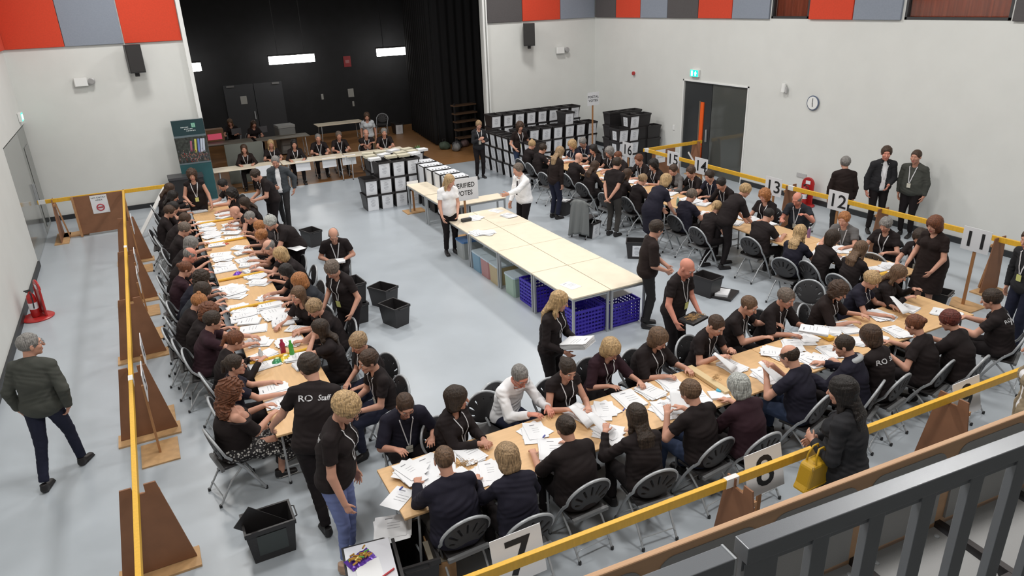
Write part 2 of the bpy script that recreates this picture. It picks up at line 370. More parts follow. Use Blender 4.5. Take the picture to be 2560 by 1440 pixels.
def person(desc, px, py, h=0, pose='sit', lean=None, side=0, hy=0, hp=None, L=None, R=None, sx='f', sc=1., hair='long', hc='brown', top='tee', col='black',
           legs='trousers', lc='black', lan=0, specs=0, back=None, bulk=1., stride=0, chair=1, skin='a', where='', short=None, shoes='b', ft=None, twist=0, elbow=0, cat='person', knee=.44, badge=None, inner='white', tie=0, pz=None, group=None):
    rnd = random.Random(px*31+py*7)
    d0 = G(px, py, 1.3); dist = math.sqrt(d0[0]**2+d0[1]**2+3.7**2)
    hres = .0068 if dist < 8.6 else (.0085 if dist < 11 else (.0105 if dist < 15 else .013))
    near = dist < 11.5
    w = 1.08 if sx == 'm' else .99
    if lean is None: lean = 14 if pose == 'sit' else 4
    if hp is None: hp = 24 if pose == 'sit' else 8
    ln = math.radians(lean); sd = math.radians(side)
    P = np.array([0, 0, (.545 if pose == 'sit' else .955*sc)])
    if pz: P[2] = pz
    t1 = nrm((math.sin(sd), math.sin(ln*.75), math.cos(ln*.75))); t2 = nrm((math.sin(sd), math.sin(ln*1.25+.04), math.cos(ln*1.25+.04)))
    tw = math.radians(twist)
    r = nrm(np.array([math.cos(tw), math.sin(tw), 0])-t2*(t2[0]*math.cos(tw)+t2[1]*math.sin(tw))); f2 = np.cross(t2, r)
    rp = np.array([1., 0, 0]); f1 = np.cross(t1, rp)
    C = P+.27*sc*t1; N = C+.235*sc*t2
    sh = (.172 if sx == 'm' else .150)*sc*(1+.35*(bulk-1))
    Sh = [N-.072*t2*sc-sh*r+.012*f2, N-.072*t2*sc+sh*r+.012*f2]
    # head frame
    a = tw+math.radians(hy); hr = np.array([math.cos(a), math.sin(a), 0]); hf0 = np.array([-math.sin(a), math.cos(a), 0])
    pt = math.radians(hp); hf = hf0*math.cos(pt)-np.array([0, 0, 1])*math.sin(pt); hu = np.cross(hr, hf)
    T = N+.088*sc*nrm(t2*.6+np.array([0, 0, .4])+.25*f2)
    H = T+.075*hu*sc+.025*hf
    HM = np.array([hr, hf, hu]).T
    # hands
    sit = pose == 'sit'
    if L is None: L = (-.15-rnd.random()*.07, .44+rnd.random()*.10, .775) if sit else (-.24*w, .03, .80*sc)
    if R is None: R = (.15+rnd.random()*.07, .44+rnd.random()*.10, .775) if sit else (.24*w, .03, .80*sc)
    hands = []
    for i, tgt in enumerate((L, R)):
        s_ = Sh[i]; tg = np.asarray(tgt[:3], float); la, lb = .285*sc, .25*sc
        v = tg-s_; D = np.linalg.norm(v)
        if D > (la+lb)*.985: tg = s_+v/D*(la+lb)*.985; v = tg-s_; D = np.linalg.norm(v)
        D = max(D, .12); x = (la*la-lb*lb+D*D)/(2*D); hgt = math.sqrt(max(la*la-x*x, 1e-6)); vd = v/D
        pole = np.array([(-1 if i == 0 else 1)*(.55+elbow), -.45, -.8]); pole = nrm(pole-vd*(pole@vd))
        E = s_+vd*x+pole*hgt
        hd = nrm(nrm(tg-E)*.8+(np.array(tgt[3:6]) if len(tgt) >= 6 else np.array([.25*(1 if i == 0 else -1), .35, -.1 if sit else -.6])))
        nn = np.array(tgt[6:9]) if len(tgt) >= 9 else (np.array([0, 0, -1.]) if sit else np.array([(1. if i == 0 else -1.), .0, -.1]))
        nn = nrm(nn-hd*(nn@hd)); hands.append((s_, E, tg, hd, nn))
    # legs
    hipx = .09*w
    if sit: K = [np.array([-.11-.03*rnd.random(), knee, .50]), np.array([.11+.03*rnd.random(), knee, .50])]; A = [K[0]*[1, 1, 0]+[0, -.05+.1*rnd.random(), .09], K[1]*[1, 1, 0]+[0, -.08+.1*rnd.random(), .09]]
    else:
        st = stride
        A = [np.array([-.10, st, .085]), np.array([.10, -st, .085])]
        if ft is not None: A = [np.array([*ft[0], .085]), np.array([*ft[1], .085])]
        K = []
        for i in range(2):
            hp_ = P+np.array([(-hipx, hipx)[i], 0, -.02]); v = A[i]-hp_; D = np.linalg.norm(v); l1, l2 = .435*sc, .43*sc
            if D > (l1+l2)*.995: D = (l1+l2)*.995
            x = (l1*l1-l2*l2+D*D)/(2*D); hh = math.sqrt(max(l1*l1-x*x, 1e-6)); vd = nrm(v); pole = nrm(np.array([0, 1., 0])-vd*vd[1]); K.append(hp_+vd*x+pole*hh)
    HP = [P+np.array([-hipx, .0, -.02]), P+np.array([hipx, .0, -.02])]
    b = bulk*1.06
    def torso(F, i, low=True, k=.035):
        F.ecap(P+.01*t1, C, ((.150*w*b)+i, .112*b+i), ((.135*w*b)+i, .102*b+i), rp, k)
        F.ecap(C, N-.085*t2, ((.140*w*b)+i, .104*b+i), (.150*w*(.5+.5*b)+i, .092+i), r, k)
        if low: F.ell(P-[0, 0, .01], (.165*w*b+i, .125*b+i, .115+i), k=k)
        F.cone(Sh[0], Sh[1], .048+i, .048+i, k)
        for s_ in Sh: F.cone(N-.01*t2-.01*f2, s_, .048+i*.7, .038+i, k)
        if sx == 'f':
            for q in (-1, 1): F.ell(C+.085*t2+q*.07*r+.085*f2*b, (.07*b+i*.5, .058*b+i*.5, .066*b+i*.5), k=.03)
        if b > 1.15: F.ell(P+.14*t1+.05*f1, (.145*b+i, .095*b+i, .13*b+i), k=.05)
    aw = (1.0 if sx == 'm' else .90)*(.5+.5*b)
    # ---- body: one skin surface
    F = Field(hres); nf = hres > .012
    torso(F, -.012, low=True)
    F.cone(N-.05*t2, T+.02*hu, .060*(1.06 if sx == 'm' else .9), .052*(1.06 if sx == 'm' else .9), .025)
    for i, (s_, E, wr, hd, nn) in enumerate(hands):
        F.cone(s_, E, .046*aw, .039*aw, .02); F.cone(E, wr, .041*aw, .0265*aw, .012)
        acr = np.cross(hd, nn)*(-1 if i == 0 else 1); acr = nrm(acr)   # towards the thumb
        hs = (1.0 if sx == 'm' else .92)*(1.12 if nf else 1.)
        p1 = wr+.088*hs*hd
        F.ecap(wr-.01*hd, p1, (.027*hs, .017*hs), (.040*hs, .0145*hs), acr, .012)
        fr = .0088*hs if not nf else .0115
        cu = .25 if len(tgt) < 10 else tgt[9]
        for j, fl in enumerate((.070, .079, .073, .057)):
            bs = p1+(.028-.0187*j)*hs*acr-.006*hd*abs(j-1.2)*.5; c1 = cu+.06*j+rnd.random()*.12
            d1 = nrm(hd*math.cos(c1)+nn*math.sin(c1)+acr*(.12-.08*j)); d2 = nrm(hd*math.cos(c1*2.4)+nn*math.sin(c1*2.4)+acr*(.10-.07*j))
            m1 = bs+d1*fl*.52*hs; F.cone(bs-.01*hd, m1, fr*1.06, fr, .004); F.cone(m1, m1+d2*fl*.48*hs, fr, fr*.82, .003)
        tb = wr+.022*hs*hd+.024*hs*acr; td = nrm(.72*hd+.72*acr+.3*nn); tm = tb+td*.042*hs
        F.cone(tb, tm, .0135*hs, .0105*hs, .008); F.cone(tm, tm+nrm(.95*hd+.35*acr+.35*nn)*.034*hs, .0102*hs, .0085*hs, .003)
    hsz = sc*(1.12 if sx == 'm' else 1.07)
    def hp3(x, y, z): return H+(hr*x+hf*y+hu*z)*hsz
    F.ell(hp3(0, -.014, .030), np.array((.074, .092, .086))*hsz, HM, .02)
    F.ell(hp3(0, .020, -.018), np.array((.062, .070, .088))*hsz, HM, .02)
    F.ell(hp3(0, .032, -.066), np.array((.048, .050, .040))*hsz, HM, .02)
    F.ell(hp3(0, .068, -.096), np.array((.021, .018, .017))*hsz, HM, .02)
    F.ell(hp3(0, .074, .034), np.array((.048, .019, .013))*hsz, HM, .015)
    for q in (-1, 1):
        F.ell(hp3(q*.040, .062, -.020), np.array((.022, .022, .022))*hsz, HM, .02)
        F.ell(hp3(q*.031, .098, .012), np.array((.017, .014, .011))*hsz, HM, .010, op='-')
        F.ell(hp3(q*.077, -.004, -.006), np.array((.009, .018, .031))*hsz, HM, .006)
    F.cone(hp3(0, .085, .016), hp3(0, .109, -.026), .0085*hsz, .0135*hsz, .008)
    F.ell(hp3(0, .086, -.056), np.array((.025, .012, .005))*hsz, HM, .004); F.ell(hp3(0, .085, -.066), np.array((.021, .012, .0055))*hsz, HM, .004)
    if legs in ('skirt', 'dress'):
        for i in range(2): F.cone(HP[i], K[i], .08, .052, .03); F.cone(K[i], A[i]-[0, 0, .02], .05, .032, .02)
    F.run()
    lipc = hp3(0, .092, -.061)
    def reg(c):
        q = (c-lipc)@HM; return ((np.abs(q[:, 0]) < .026) & (np.abs(q[:, 1]) < .022) & (np.abs(q[:, 2]) < .0105)).astype(int)
    body_me = F.mesh('body', [skinm(skin), LIPS], reg); Fb = F
    rz = math.radians(h)-PI/2
    hw = G(px, py, H[2]); Rz = rotz(rz); loc = hw-Rz@np.array([H[0], H[1], 0]); loc[2] = 0
    short = short or desc
    root = empty('person', loc, rz, 'person, '+desc+((' '+where) if where else ''), cat, group)
    body = link('body', body_me, root)
    # ---- top
    ph = rnd.random()*6
    def folds(amp):
        def fn(x, y, z):
            return amp*(np.sin(31*x+9*np.sin(13*z+ph)+ph)*np.sin(23*z+7*np.sin(9*y+ph))+.6*np.sin(47*y+11*z+ph)*np.sin(19*x+ph*2))
        return fn
    tres = max(hres*1.15, .008)
    longs = top in ('long', 'shirt', 'jacket', 'cardigan', 'hoodie', 'coat'); inf = {'jacket': .023, 'coat': .026, 'hoodie': .024, 'cardigan': .018, 'long': .013, 'shirt': .018}.get(top, .014)
    def mk_top(inf, open_=False, sleeves=None, hem=None, fold=.0022):
        F = Field(tres); torso(F, inf)
        if not sit or top in ('dress', 'jacket', 'coat', 'shirt'): pass
        for i, (s_, E, wr, hd, nn) in enumerate(hands):
            if sleeves == 'none': continue
            if sleeves == 'long':
                F.cone(s_, E, .050*aw+inf*.7, .046*aw+inf*.7, .02); e = wr+(E-wr)*.06; F.cone(E, e, .047*aw+inf*.7, .034*aw+inf*.5, .012, True)
            elif sleeves == 'mid': F.cone(s_, E+(wr-E)*.05, .050*aw+inf, .046*aw+inf, .02, True)
            else:
                fr_ = {'cap': .28}.get(sleeves, .62); F.cone(s_, s_+(E-s_)*fr_, .050*aw+inf, .049*aw+inf, .02, True)
        if legs == 'dress':
            if sit: F.ecap(P, (K[0]+K[1])/2, (.19, .13), (.20, .09), rp, .04)
            else: F.ecap(P+[0, 0, .05], (K[0]+K[1])/2+[0, -.01, .02], (.18*b, .14*b), (.20*b, .15*b), rp, .05, True)
        hz = P[2]+(-.055 if sit else -.13) if hem is None else hem
        if top == 'coat' and not sit: F.ecap(P, P-[0, .02, .5], (.18*b, .14*b), (.21*b, .17*b), rp, .05)
        if legs != 'dress': F.cut((0, 0, hz), (0, 0, -1))
        if top == 'offshoulder':
            F.cut(N-.115*t2, t2)
        elif open_:
            F.ell(C+.13*f2+.06*t2, (.055, .14, .26), np.array([r, f2, t2]).T, .01, '-')
            if not sit: F.ell(P+.16*f1, (.05, .12, .20), k=.01, op='-')
        else:
            dn = {'shirt': .01, 'vneck': .085}.get(top, .02 if sx == 'm' else .035)
            F.ell(N+.055*f2-dn*.4*t2, (.055, .05, .03+dn), np.array([r, f2, t2]).T, .01, '-')
        F.noise(folds(fold)); return F.run()
    if top == 'offshoulder': F = mk_top(.02, sleeves='mid')
    elif top == 'sleeveless': F = mk_top(.012, sleeves='none')
    elif top == 'cap': F = mk_top(.014, sleeves='cap')
    elif top == 'mid': F = mk_top(.02, sleeves='mid')
    else: F = mk_top(inf, open_=top in ('jacket', 'cardigan', 'coat'), sleeves='long' if longs else 'short', hem=(P[2]-(.20 if not sit else .06)-(.28 if top == 'coat' else 0)) if top in ('jacket', 'coat') else None, fold=.004 if longs else .0032)
    nm = {'tee': 't_shirt', 'jacket': 'jacket', 'shirt': 'shirt', 'long': 'jumper', 'hoodie': 'hooded_top', 'cardigan': 'cardigan', 'coat': 'coat', 'sleeveless': 'sleeveless_top', 'cap': 'blouse', 'mid': 'blouse', 'offshoulder': 'off_shoulder_top'}.get(top, 'top')
    if legs == 'dress': nm = 'dress'
    topo = link(nm, F.mesh(nm, cloth('top', TOPC, col)), root); Ft = F
    if top in ('jacket', 'cardigan', 'coat'):
        Fi = Field(tres); torso(Fi, .008 if top != 'cardigan' else .004); Fi.cone(N-.03*t2, N+.025*t2+.01*f2, .066, .060, .01, True); Fi.cut((0, 0, P[2]-.08), (0, 0, -1)); Fi.run()
        link('shirt', Fi.mesh('shirt', cloth('top', TOPC, inner)), root); Ft = Fi
    if top in ('shirt',) or (top == 'hoodie'):
        mb = MB(); rr_ = .012 if top == 'shirt' else .036; R0 = .062 if top == 'shirt' else .085
        mb.tube([N+.012*t2-(.03 if top == 'hoodie' else 0)*(t2+.6*f2)+(R0*math.cos(q)*r+R0*.95*math.sin(q)*f2)*(1 if top == 'shirt' else 1.05) - (t2*.02*math.sin(q)) for q in np.linspace(0, 2*PI, 18)[:-1]], rr_, 8, closed=True)
        mb.obj('collar' if top == 'shirt' else 'hood', cloth('top', TOPC, col if top == 'shirt' else 'pale'), topo, smooth=60)
    if tie:
        pts = []
        for q in np.linspace(0, 1, 8):
            hh = Ft.hit(N-(.03+.33*q)*t2*(1)+.3*f2, -f2)
            if hh is not None: pts.append(hh+.006*f2)
        if len(pts) > 2:
            mb = MB()
            for i in range(len(pts)-1): mb.bar(pts[i], pts[i+1], .03+.02*i/len(pts), .006, up=f2)
            mb.obj('tie', mat('dark_tie', (.03, .02, .03), .6), root)
    # ---- legs
    if legs != 'dress':
        F = Field(max(tres*1.25, .011))
        if legs == 'skirt':
            F.ell(P, (.18*b, .14*b, .12), k=.03)
            F.ecap(P+[0, -.02, .0], (K[0]+K[1])/2+[0, .04, -.10], (.20*b, .12), (.27, .10), rp, .05)
            for i in range(2): F.cone(K[i]+[0, .03, 0], K[i]+[0, .0, -.22], .11, .12, .04, True)
            F.noise(lambda x, y, z: .008*np.sin(38*x+9*np.sin(7*z)))
            link('skirt', F.run().mesh('skirt', floral()), root)
        else:
            F.ell(P-[0, 0, .01], (.160*w*b+.008, .122*b+.008, .12), k=.04)
            slim = .9 if lc == 'paleblue' else 1.
            for i in range(2):
                F.cone(HP[i], K[i], .092*b, .066*slim, .03); e = A[i]+(K[i]-A[i])*.05+np.array([0, 0, .01])
                if legs == 'cropped': e = A[i]+(K[i]-A[i])*.2
                F.cone(K[i], e, .064*slim, .052*slim if slim == 1 else .038, .02, True)
            F.noise(folds(.003)); link('trousers', F.run().mesh('trousers', cloth('leg', LEGC, lc)), root)
    sm = {'b': shoe_mesh(SHOEB), 't': shoe_mesh(SHOEB, True), 's': shoe_mesh(SHOET)}[shoes]
    for i in range(2): link('shoe', sm, root, (A[i][0], A[i][1]+.02, max(A[i][2]-.087, 0)), (0, 0, (.12, -.12)[i]))
    # ---- hair
    if hair != 'none':
        F = Field(max(hres, .0075)); sz = hsz; cl = 1
        def E3(x, y, z, a_, b_, c_, k=.02, op='+'): F.ell(hp3(x, y, z), np.array((a_, b_, c_))*sz, HM, k, op)
        base = 'short' if hair in ('short', 'crop') else hair
        gr = .003+{'crop': .004, 'short': .013, 'bald': .003, 'fringe': .003, 'long': .015, 'bob': .026, 'bun': .009, 'pony': .010, 'curly': .030, 'bigcurly': .04, 'wavy': .022, 'vlong': .015, 'pixie': .018, 'topknot': .012, 'tonsure': .004}[hair]
        E3(0, -.014, .030, .074+gr, .092+gr, .086+gr*.9)
        if hair in ('long', 'wavy', 'vlong'):
            E3(0, -.045, -.045, .074+gr*.6, .062, .085, .03)
            ln_ = {'long': .20, 'wavy': .22, 'vlong': .40}[hair]
            tail = hp3(0, -.085, -.09); down = nrm(np.array([0, 0, -1.])-.18*f2); bk = N-.10*f2-.03*t2
            F.ecap(tail, bk, (.070*sz, .038), (.085*sz, .034), hr, .03); F.ecap(bk, bk+down*ln_, (.085*sz, .034), (.062*sz, .022), r, .03)
            for q in (-1, 1): F.ecap(hp3(q*.070, .0, -.02), hp3(q*.078, .0, -.13), (.020, .036), (.022, .030), hr, .02); F.cone(hp3(q*.078, .0, -.13), Sh[(q+1)//2]*.45+N*.55+.065*f2-.09*t2, .028, .018, .02)
        if hair == 'bob': E3(0, -.026, -.062, .100, .082, .085, .04)
        if hair in ('curly', 'bigcurly'):
            E3(0, -.035, -.045, .088+gr*.4, .078, .095, .03)
            if hair == 'bigcurly': F.ell(N-.06*f2-.02*t2, (.14, .075, .14), k=.04)
        if hair in ('bun', 'topknot'): E3(0, -.115 if hair == 'bun' else -.06, .03 if hair == 'bun' else .115, .034, .032, .034, .012)
        if hair == 'pony':
            E3(0, -.112, .035, .026, .028, .026, .01); F.ecap(hp3(0, -.12, .03), hp3(0, -.135, -.10), (.032, .03), (.026, .02), hr, .01); F.cone(hp3(0, -.135, -.10), hp3(0, -.12, -.19), .024, .010, .01)
        # face opening
        zt = {'crop': .078, 'short': .074, 'long': .066, 'vlong': .066, 'wavy': .062, 'bob': .046, 'curly': .054, 'bigcurly': .06, 'pixie': .052}.get(hair, .070)
        E3(0, .115, zt-.095, .062 if hair in ('long', 'vlong', 'bob', 'curly', 'wavy') else .078, .070, .098, .012, '-')
        if hair in ('short', 'crop', 'bun', 'pony', 'topknot', 'bald', 'fringe', 'tonsure', 'pixie'):
            E3(0, .03, -.120, .15, .085, .105, .01, '-')          # in front of and below the ears
            zb = -.075 if hair in ('bun', 'pony', 'pixie') else -.052
            F.cut(hp3(0, -.05, zb), nrm(-hu+.15*hf))
            if hair != 'pony': pass
        if hair in ('bald', 'fringe', 'tonsure'):                 # bare crown
            E3(0, .005, .115 if hair == 'bald' else .10, .085, .105, .075 if hair != 'bald' else .098, .006, '-')
        if hair in ('bob',): F.cut(hp3(0, -.03, -.125), nrm(-hu))
        am = {'curly': .011, 'bigcurly': .016, 'wavy': .006, 'short': .004, 'pixie': .005}.get(hair, .0028)
        def hn(x, y, z):
            fx = 60 if am > .008 else 38
            return am*np.sin(fx*x+5*np.sin(30*z))*np.sin(fx*y+4*np.sin(34*z+1))*(1 if am > .008 else 1)
        F.noise(hn)
        link('hair', F.run().mesh('hair', hairm(hc)), root)
    if near:
        mb = MB()
        for q in (-1, 1):
            c = hp3(q*.031, .0765, .011); mb.sphere(c, .0118*hsz, 10, 0); mb.sphere(c+nrm(hf-.35*hu)*.0072*hsz, .0056*hsz, 8, 1)
        mb.obj('eyes', [EYEW, IRIS], body, smooth=180)
        mb = MB()
        for q in (-1, 1): mb.tube([hp3(q*.016, .093, .031), hp3(q*.030, .092, .037), hp3(q*.046, .080, .033)], [.003, .0036, .002], 6)
        mb.obj('eyebrows', hairm(hc if hc not in ('silver', 'white') else 'grey'), body, smooth=180)
    if specs:
        mb = MB()
        for q in (-1, 1):
            c = hp3(q*.032, .107, .008)
            mb.tube([c+(hr*.023*math.cos(t)+hu*.017*math.sin(t))*hsz for t in np.linspace(0, 2*PI, 15)[:-1]], .0016, 5, closed=True)
            mb.tube([hp3(q*.055, .105, .012), hp3(q*.080, .06, .014), hp3(q*.084, -.01, .008)], .0017, 5)
        mb.tube([hp3(-.010, .108, .012), hp3(.010, .108, .012)], .0016, 5)
        mb.obj('glasses', SPEC, root, smooth=60)
    # ---- lanyard lying on the chest
    if lan:
        mb = MB(); ok = True; ends = None
        for q in (-1, 1):
            pts = [N+q*.066*r+.012*t2-.01*f2]
            for s_ in np.linspace(.05, 1, 9):
                o_ = N+q*(.066*(1-s_)+.008)*r-(.012+.30*s_)*t2*sc+(.21+.05*(bulk-1))*f2
                if Ft.sample(o_) < .01: continue
                hh = Ft.hit(o_, -f2, .6)
                hb = Fb.hit(o_, -f2, .6)
                if hh is None or (hb is not None and (o_-hb)@f2 < (o_-hh)@f2 and s_ < .25): hh = hb if hb is not None else hh
                if hh is not None and (np.linalg.norm(hh-pts[-1]) < .14 or len(pts) == 1): pts.append(hh+.010*f2)
            wd = .011 if near else .016
            for i in range(len(pts)-1): mb.bar(pts[i], pts[i+1]+(pts[i+1]-pts[i])*.08, wd, .003, up=f2)
            ends = pts[-1]
        if len(mb.v):
            lo = mb.obj('lanyard', LANY, root)
            hang = nrm(np.array([0, 0, -1.])+t2*-.8); c = ends-.008*r+hang*.055+.006*f2
            if badge is None: badge = 'w'
            if badge:
                X = r; Z = -hang; X = nrm(X-Z*(X@Z)); Nn = np.cross(X, Z); bb = MB(); Rm = np.array([X, Nn, Z]).T
                if Nn@f2 < 0: Nn = -Nn
                bb.box(c, (.075, .003, .095), Rm, 0)
                if near and badge == 'S': put_text(bb, 'STAFF', c+Nn*.001, .022, X*-1 if np.cross(X, Z)@f2 < 0 else X, Z, 1, off=.002)
                bb.obj('badge', [YBADGE if badge == 'y' else BADGE, INK], lo)
    # ---- lettering on the back of the shirt
    if back:
        v, f = text_mesh('RO ', .085)[0], text_mesh('RO ', .085)[1]; mb = MB()
        X = r; Z = t2
        for (txt, dx, szz, it, bold) in ((('RO', -.105, .085, False, 1.12), ('Staff', .065, .078, True, .92)) if back != 'X' else (('RO', -.09, .07, False, 1.2), ('aff', .10, .065, True, 1.), ('X', .0, .20, True, 1.0))):
            vv, ff = text_mesh(txt, szz, italic=it, off=.012); out = []
            for p in vv:
                q = C+(.115)*t2+X*(p[0]*bold+dx)+Z*p[1]
                hh = Ft.hit(q-.4*f2, f2, .6); out.append((hh if hh is not None else q-.12*f2)-.004*f2)
            mb.add(out, ff)
        mb.obj('printed_lettering', PRINT, topo)
    info = dict(root=root, loc=loc, h=h, rz=rz, short=short, sit=sit, dist=dist, hands=[loc+Rz@q[2]+np.array([0, 0, 0]) for q in hands], H=H, N=N, f2=f2, Rz=Rz, px=px, py=py)
    PEOPLE.append(info)
    if sit and chair: SITTERS.append(info)
    return info
# ------------------------------------------------------------------ setting
WALL = mat('wall_paint', (.66, .67, .65), .75, noise=.02, nscale=2); FLOORM = mat('vinyl_floor', (.405, .445, .485), .30, noise=.05, nscale=1.3, spec=.45)
STAGEF = mat('stage_floor_wood', (.30, .145, .055), .4, noise=.25, nscale=3, stretch=(1, 9, 1)); BLK = mat('stage_black', (.008, .0085, .010), .8, noise=.2, nscale=3)
SKIRT = mat('black_skirting', (.02, .022, .025), .5); WHITE = mat('white_paint', (.78, .79, .78), .5); CEILM = mat('ceiling_grey', (.45, .45, .45), .9)
RED = mat('red_panel_fabric', (.60, .055, .022), .9, noise=.06, nscale=30); BLUE = mat('bluegrey_panel_fabric', (.235, .265, .32), .9, noise=.04, nscale=30); DGREY = mat('darkgrey_panel_fabric', (.085, .078, .080), .9, noise=.06, nscale=30)
GREYP = mat('black_plastic', (.02, .02, .022), .45); CHROME = mat('grey_steel_tube', (.40, .42, .44), .34, .2); DOORG = mat('grey_door', (.27, .28, .27), .45); DOORD = mat('dark_door', (.03, .033, .035), .25, spec=.6)
GLASSD = mat('dark_door_glass', (.075, .08, .075), .08, spec=.8); ORANGE = mat('orange_panel', (.80, .11, .012), .5); CURT = mat('orange_curtain', (.33, .07, .03), .8, noise=.3, nscale=2, stretch=(1, 12, .3))
ZC = 7.5
def S(name, boxes, m_, **k):
    mb = MB()
    for b_ in boxes:
        lo, hi = np.array(b_[:3], float), np.array(b_[3:6], float); mb.box((lo+hi)/2, hi-lo)
    return mb.obj(name, m_, kind='structure', **k)
S('floor', [(-3.5, -3.2, -.12, 14.6, 21.5, 0)], FLOORM)
S('floor', [(-.5, 21.5, -.12, 14.6, 31.5, 0)], STAGEF)
S('ceiling', [(-3.5, -3.2, ZC, 14.6, 21.7, ZC+.15)], CEILM)
S('wall_left', [(-2.85, -3.2, 0, -2.6, 17.55, ZC), (-2.85, 17.55, 2.54, -2.6, 21.5, ZC), (-3.5, 17.45, 0, -2.85, 17.55, 2.7), (-3.5, 17.55, 2.54, -2.85, 21.5, 2.7), (-3.45, 17.55, 0, -3.32, 21.5, 2.6)], WALL)
S('wall_back', [(-3.5, 21.5, 0, 1.45, 21.75, ZC), (10.15, 21.5, 0, 14.6, 21.75, ZC), (1.45, 21.5, 6.6, 10.15, 21.75, ZC)], WALL)
S('wall_right', [(14.35, -3.2, 0, 14.6, 14.25, 4.28), (14.35, 16.78, 0, 14.6, 21.5, 4.28), (14.35, 14.25, 2.56, 14.6, 16.78, 4.28),
                 (14.35, -3.2, 4.28, 14.6, 8.0, ZC), (14.35, 10.1, 4.28, 14.6, 12.54, ZC), (14.35, 13.68, 4.28, 14.6, 21.5, ZC), (14.35, 8.0, 5.9, 14.6, 10.1, ZC), (14.35, 12.54, 5.9, 14.6, 13.68, ZC)], WALL)
S('wall_front', [(-3.5, -3.4, 0, 14.6, -3.2, ZC)], WALL)
S('wall_stage', [(-.5, 30.2, 0, 14.6, 30.4, 6.6), (-.6, 21.75, 0, -.5, 30.4, 6.6), (14.5, 21.75, 0, 14.6, 30.4, 6.6)], BLK)
S('ceiling', [(-.6, 21.75, 6.6, 14.6, 30.4, 6.7)], BLK)
S('baseboard_back', [(-3.32, 21.46, 0, 1.3, 21.5, .12), (10.2, 21.46, 0, 14.35, 21.5, .12)], SKIRT)
S('baseboard_left', [(-2.6, -3.2, 0, -2.56, 17.5, .12)], SKIRT)
S('baseboard_right', [(14.31, -3.2, 0, 14.35, 14.2, .12), (14.31, 16.85, 0, 14.35, 21.46, .12)], SKIRT)
S('trim_1', [(1.40, 21.40, 0, 1.50, 21.5, 6.6), (1.45, 21.5, 0, 1.50, 21.75, 6.6)], WHITE)
S('trim_2', [(10.10, 21.40, 0, 10.16, 21.5, 6.6), (10.22, 21.42, 0, 10.26, 21.5, 6.6)], WHITE)
S('trim_3', [(14.33, 14.21, 0, 14.35, 14.25, 2.60), (14.33, 16.78, 0, 14.35, 16.82, 2.60), (14.33, 14.21, 2.56, 14.35, 16.82, 2.60)], WHITE)
# left doorway: grey leaves standing in the recess
d1 = S('door_1', [(-2.67, 17.57, .01, -2.62, 20.1, 2.5)], mat('grey_door_glass', (.25, .26, .25), .12, spec=.7))
S('door_2', [(-2.67, 20.13, .01, -2.62, 21.35, 2.5)], DOORG)
MB().box((-2.615, 20.72, 1.12), (.02, .62, 1.95)).obj('vision_panel', GLASSD, bpy.data.objects['door_2'], kind='structure')
MB().box((-2.59, 20.0, 1.05), (.05, .04, .5)).obj('door_handle', CHROME, d1, kind='structure')
# right double door
d3 = S('door_3', [(14.38, 15.62, 0, 14.44, 16.76, 2.54)], DOORD); d4 = S('door_4', [(14.38, 14.27, 0, 14.44, 15.60, 2.54)], GLASSD)
MB().box((14.365, 15.97, 1.22), (.03, .13, 1.6)).obj('orange_vision_panel', ORANGE, d3, kind='structure')
MB().box((14.368, 16.07, 1.22), (.03, .05, 1.64)).obj('panel_edge', mat('bronze_trim', (.16, .12, .09), .4), d3, kind='structure')
MB().box((14.34, 15.72, 1.1), (.04, .03, .35)).obj('door_handle', CHROME, d3, kind='structure')
# high windows with orange curtains
for n, (y0, y1) in enumerate(((12.54, 13.68), (8.0, 10.1))):
    w_ = S('window_%d' % (n+1), [(14.34, y0, 4.28, 14.44, y0+.05, 5.9), (14.34, y1-.05, 4.28, 14.44, y1, 5.9), (14.34, y0, 4.28, 14.44, y1, 4.33), (14.34, y0, 5.85, 14.44, y1, 5.9)], mat('window_frame_dark', (.04, .04, .042), .4))
    mb = MB(); mb.grid(lambda u, v: np.array([14.55+.035*math.sin(u*(y1-y0)*26), y0+u*(y1-y0), 4.3+v*1.6]), int((y1-y0)*30), 2)
    mb.obj('curtain', CURT, w_, smooth=180, kind='structure')
    MB().box((14.40, (y0+y1)/2, 5.1), (.008, y1-y0-.1, 1.5)).obj('pane', mat('window_glass', (1, 1, 1), .05, trans=1.), w_, kind='structure')
S('wall_right', [(14.62, 7.5, 4.2, 14.7, 14.2, 6.0)], mat('lobby_dark', (.10, .06, .05), .9))
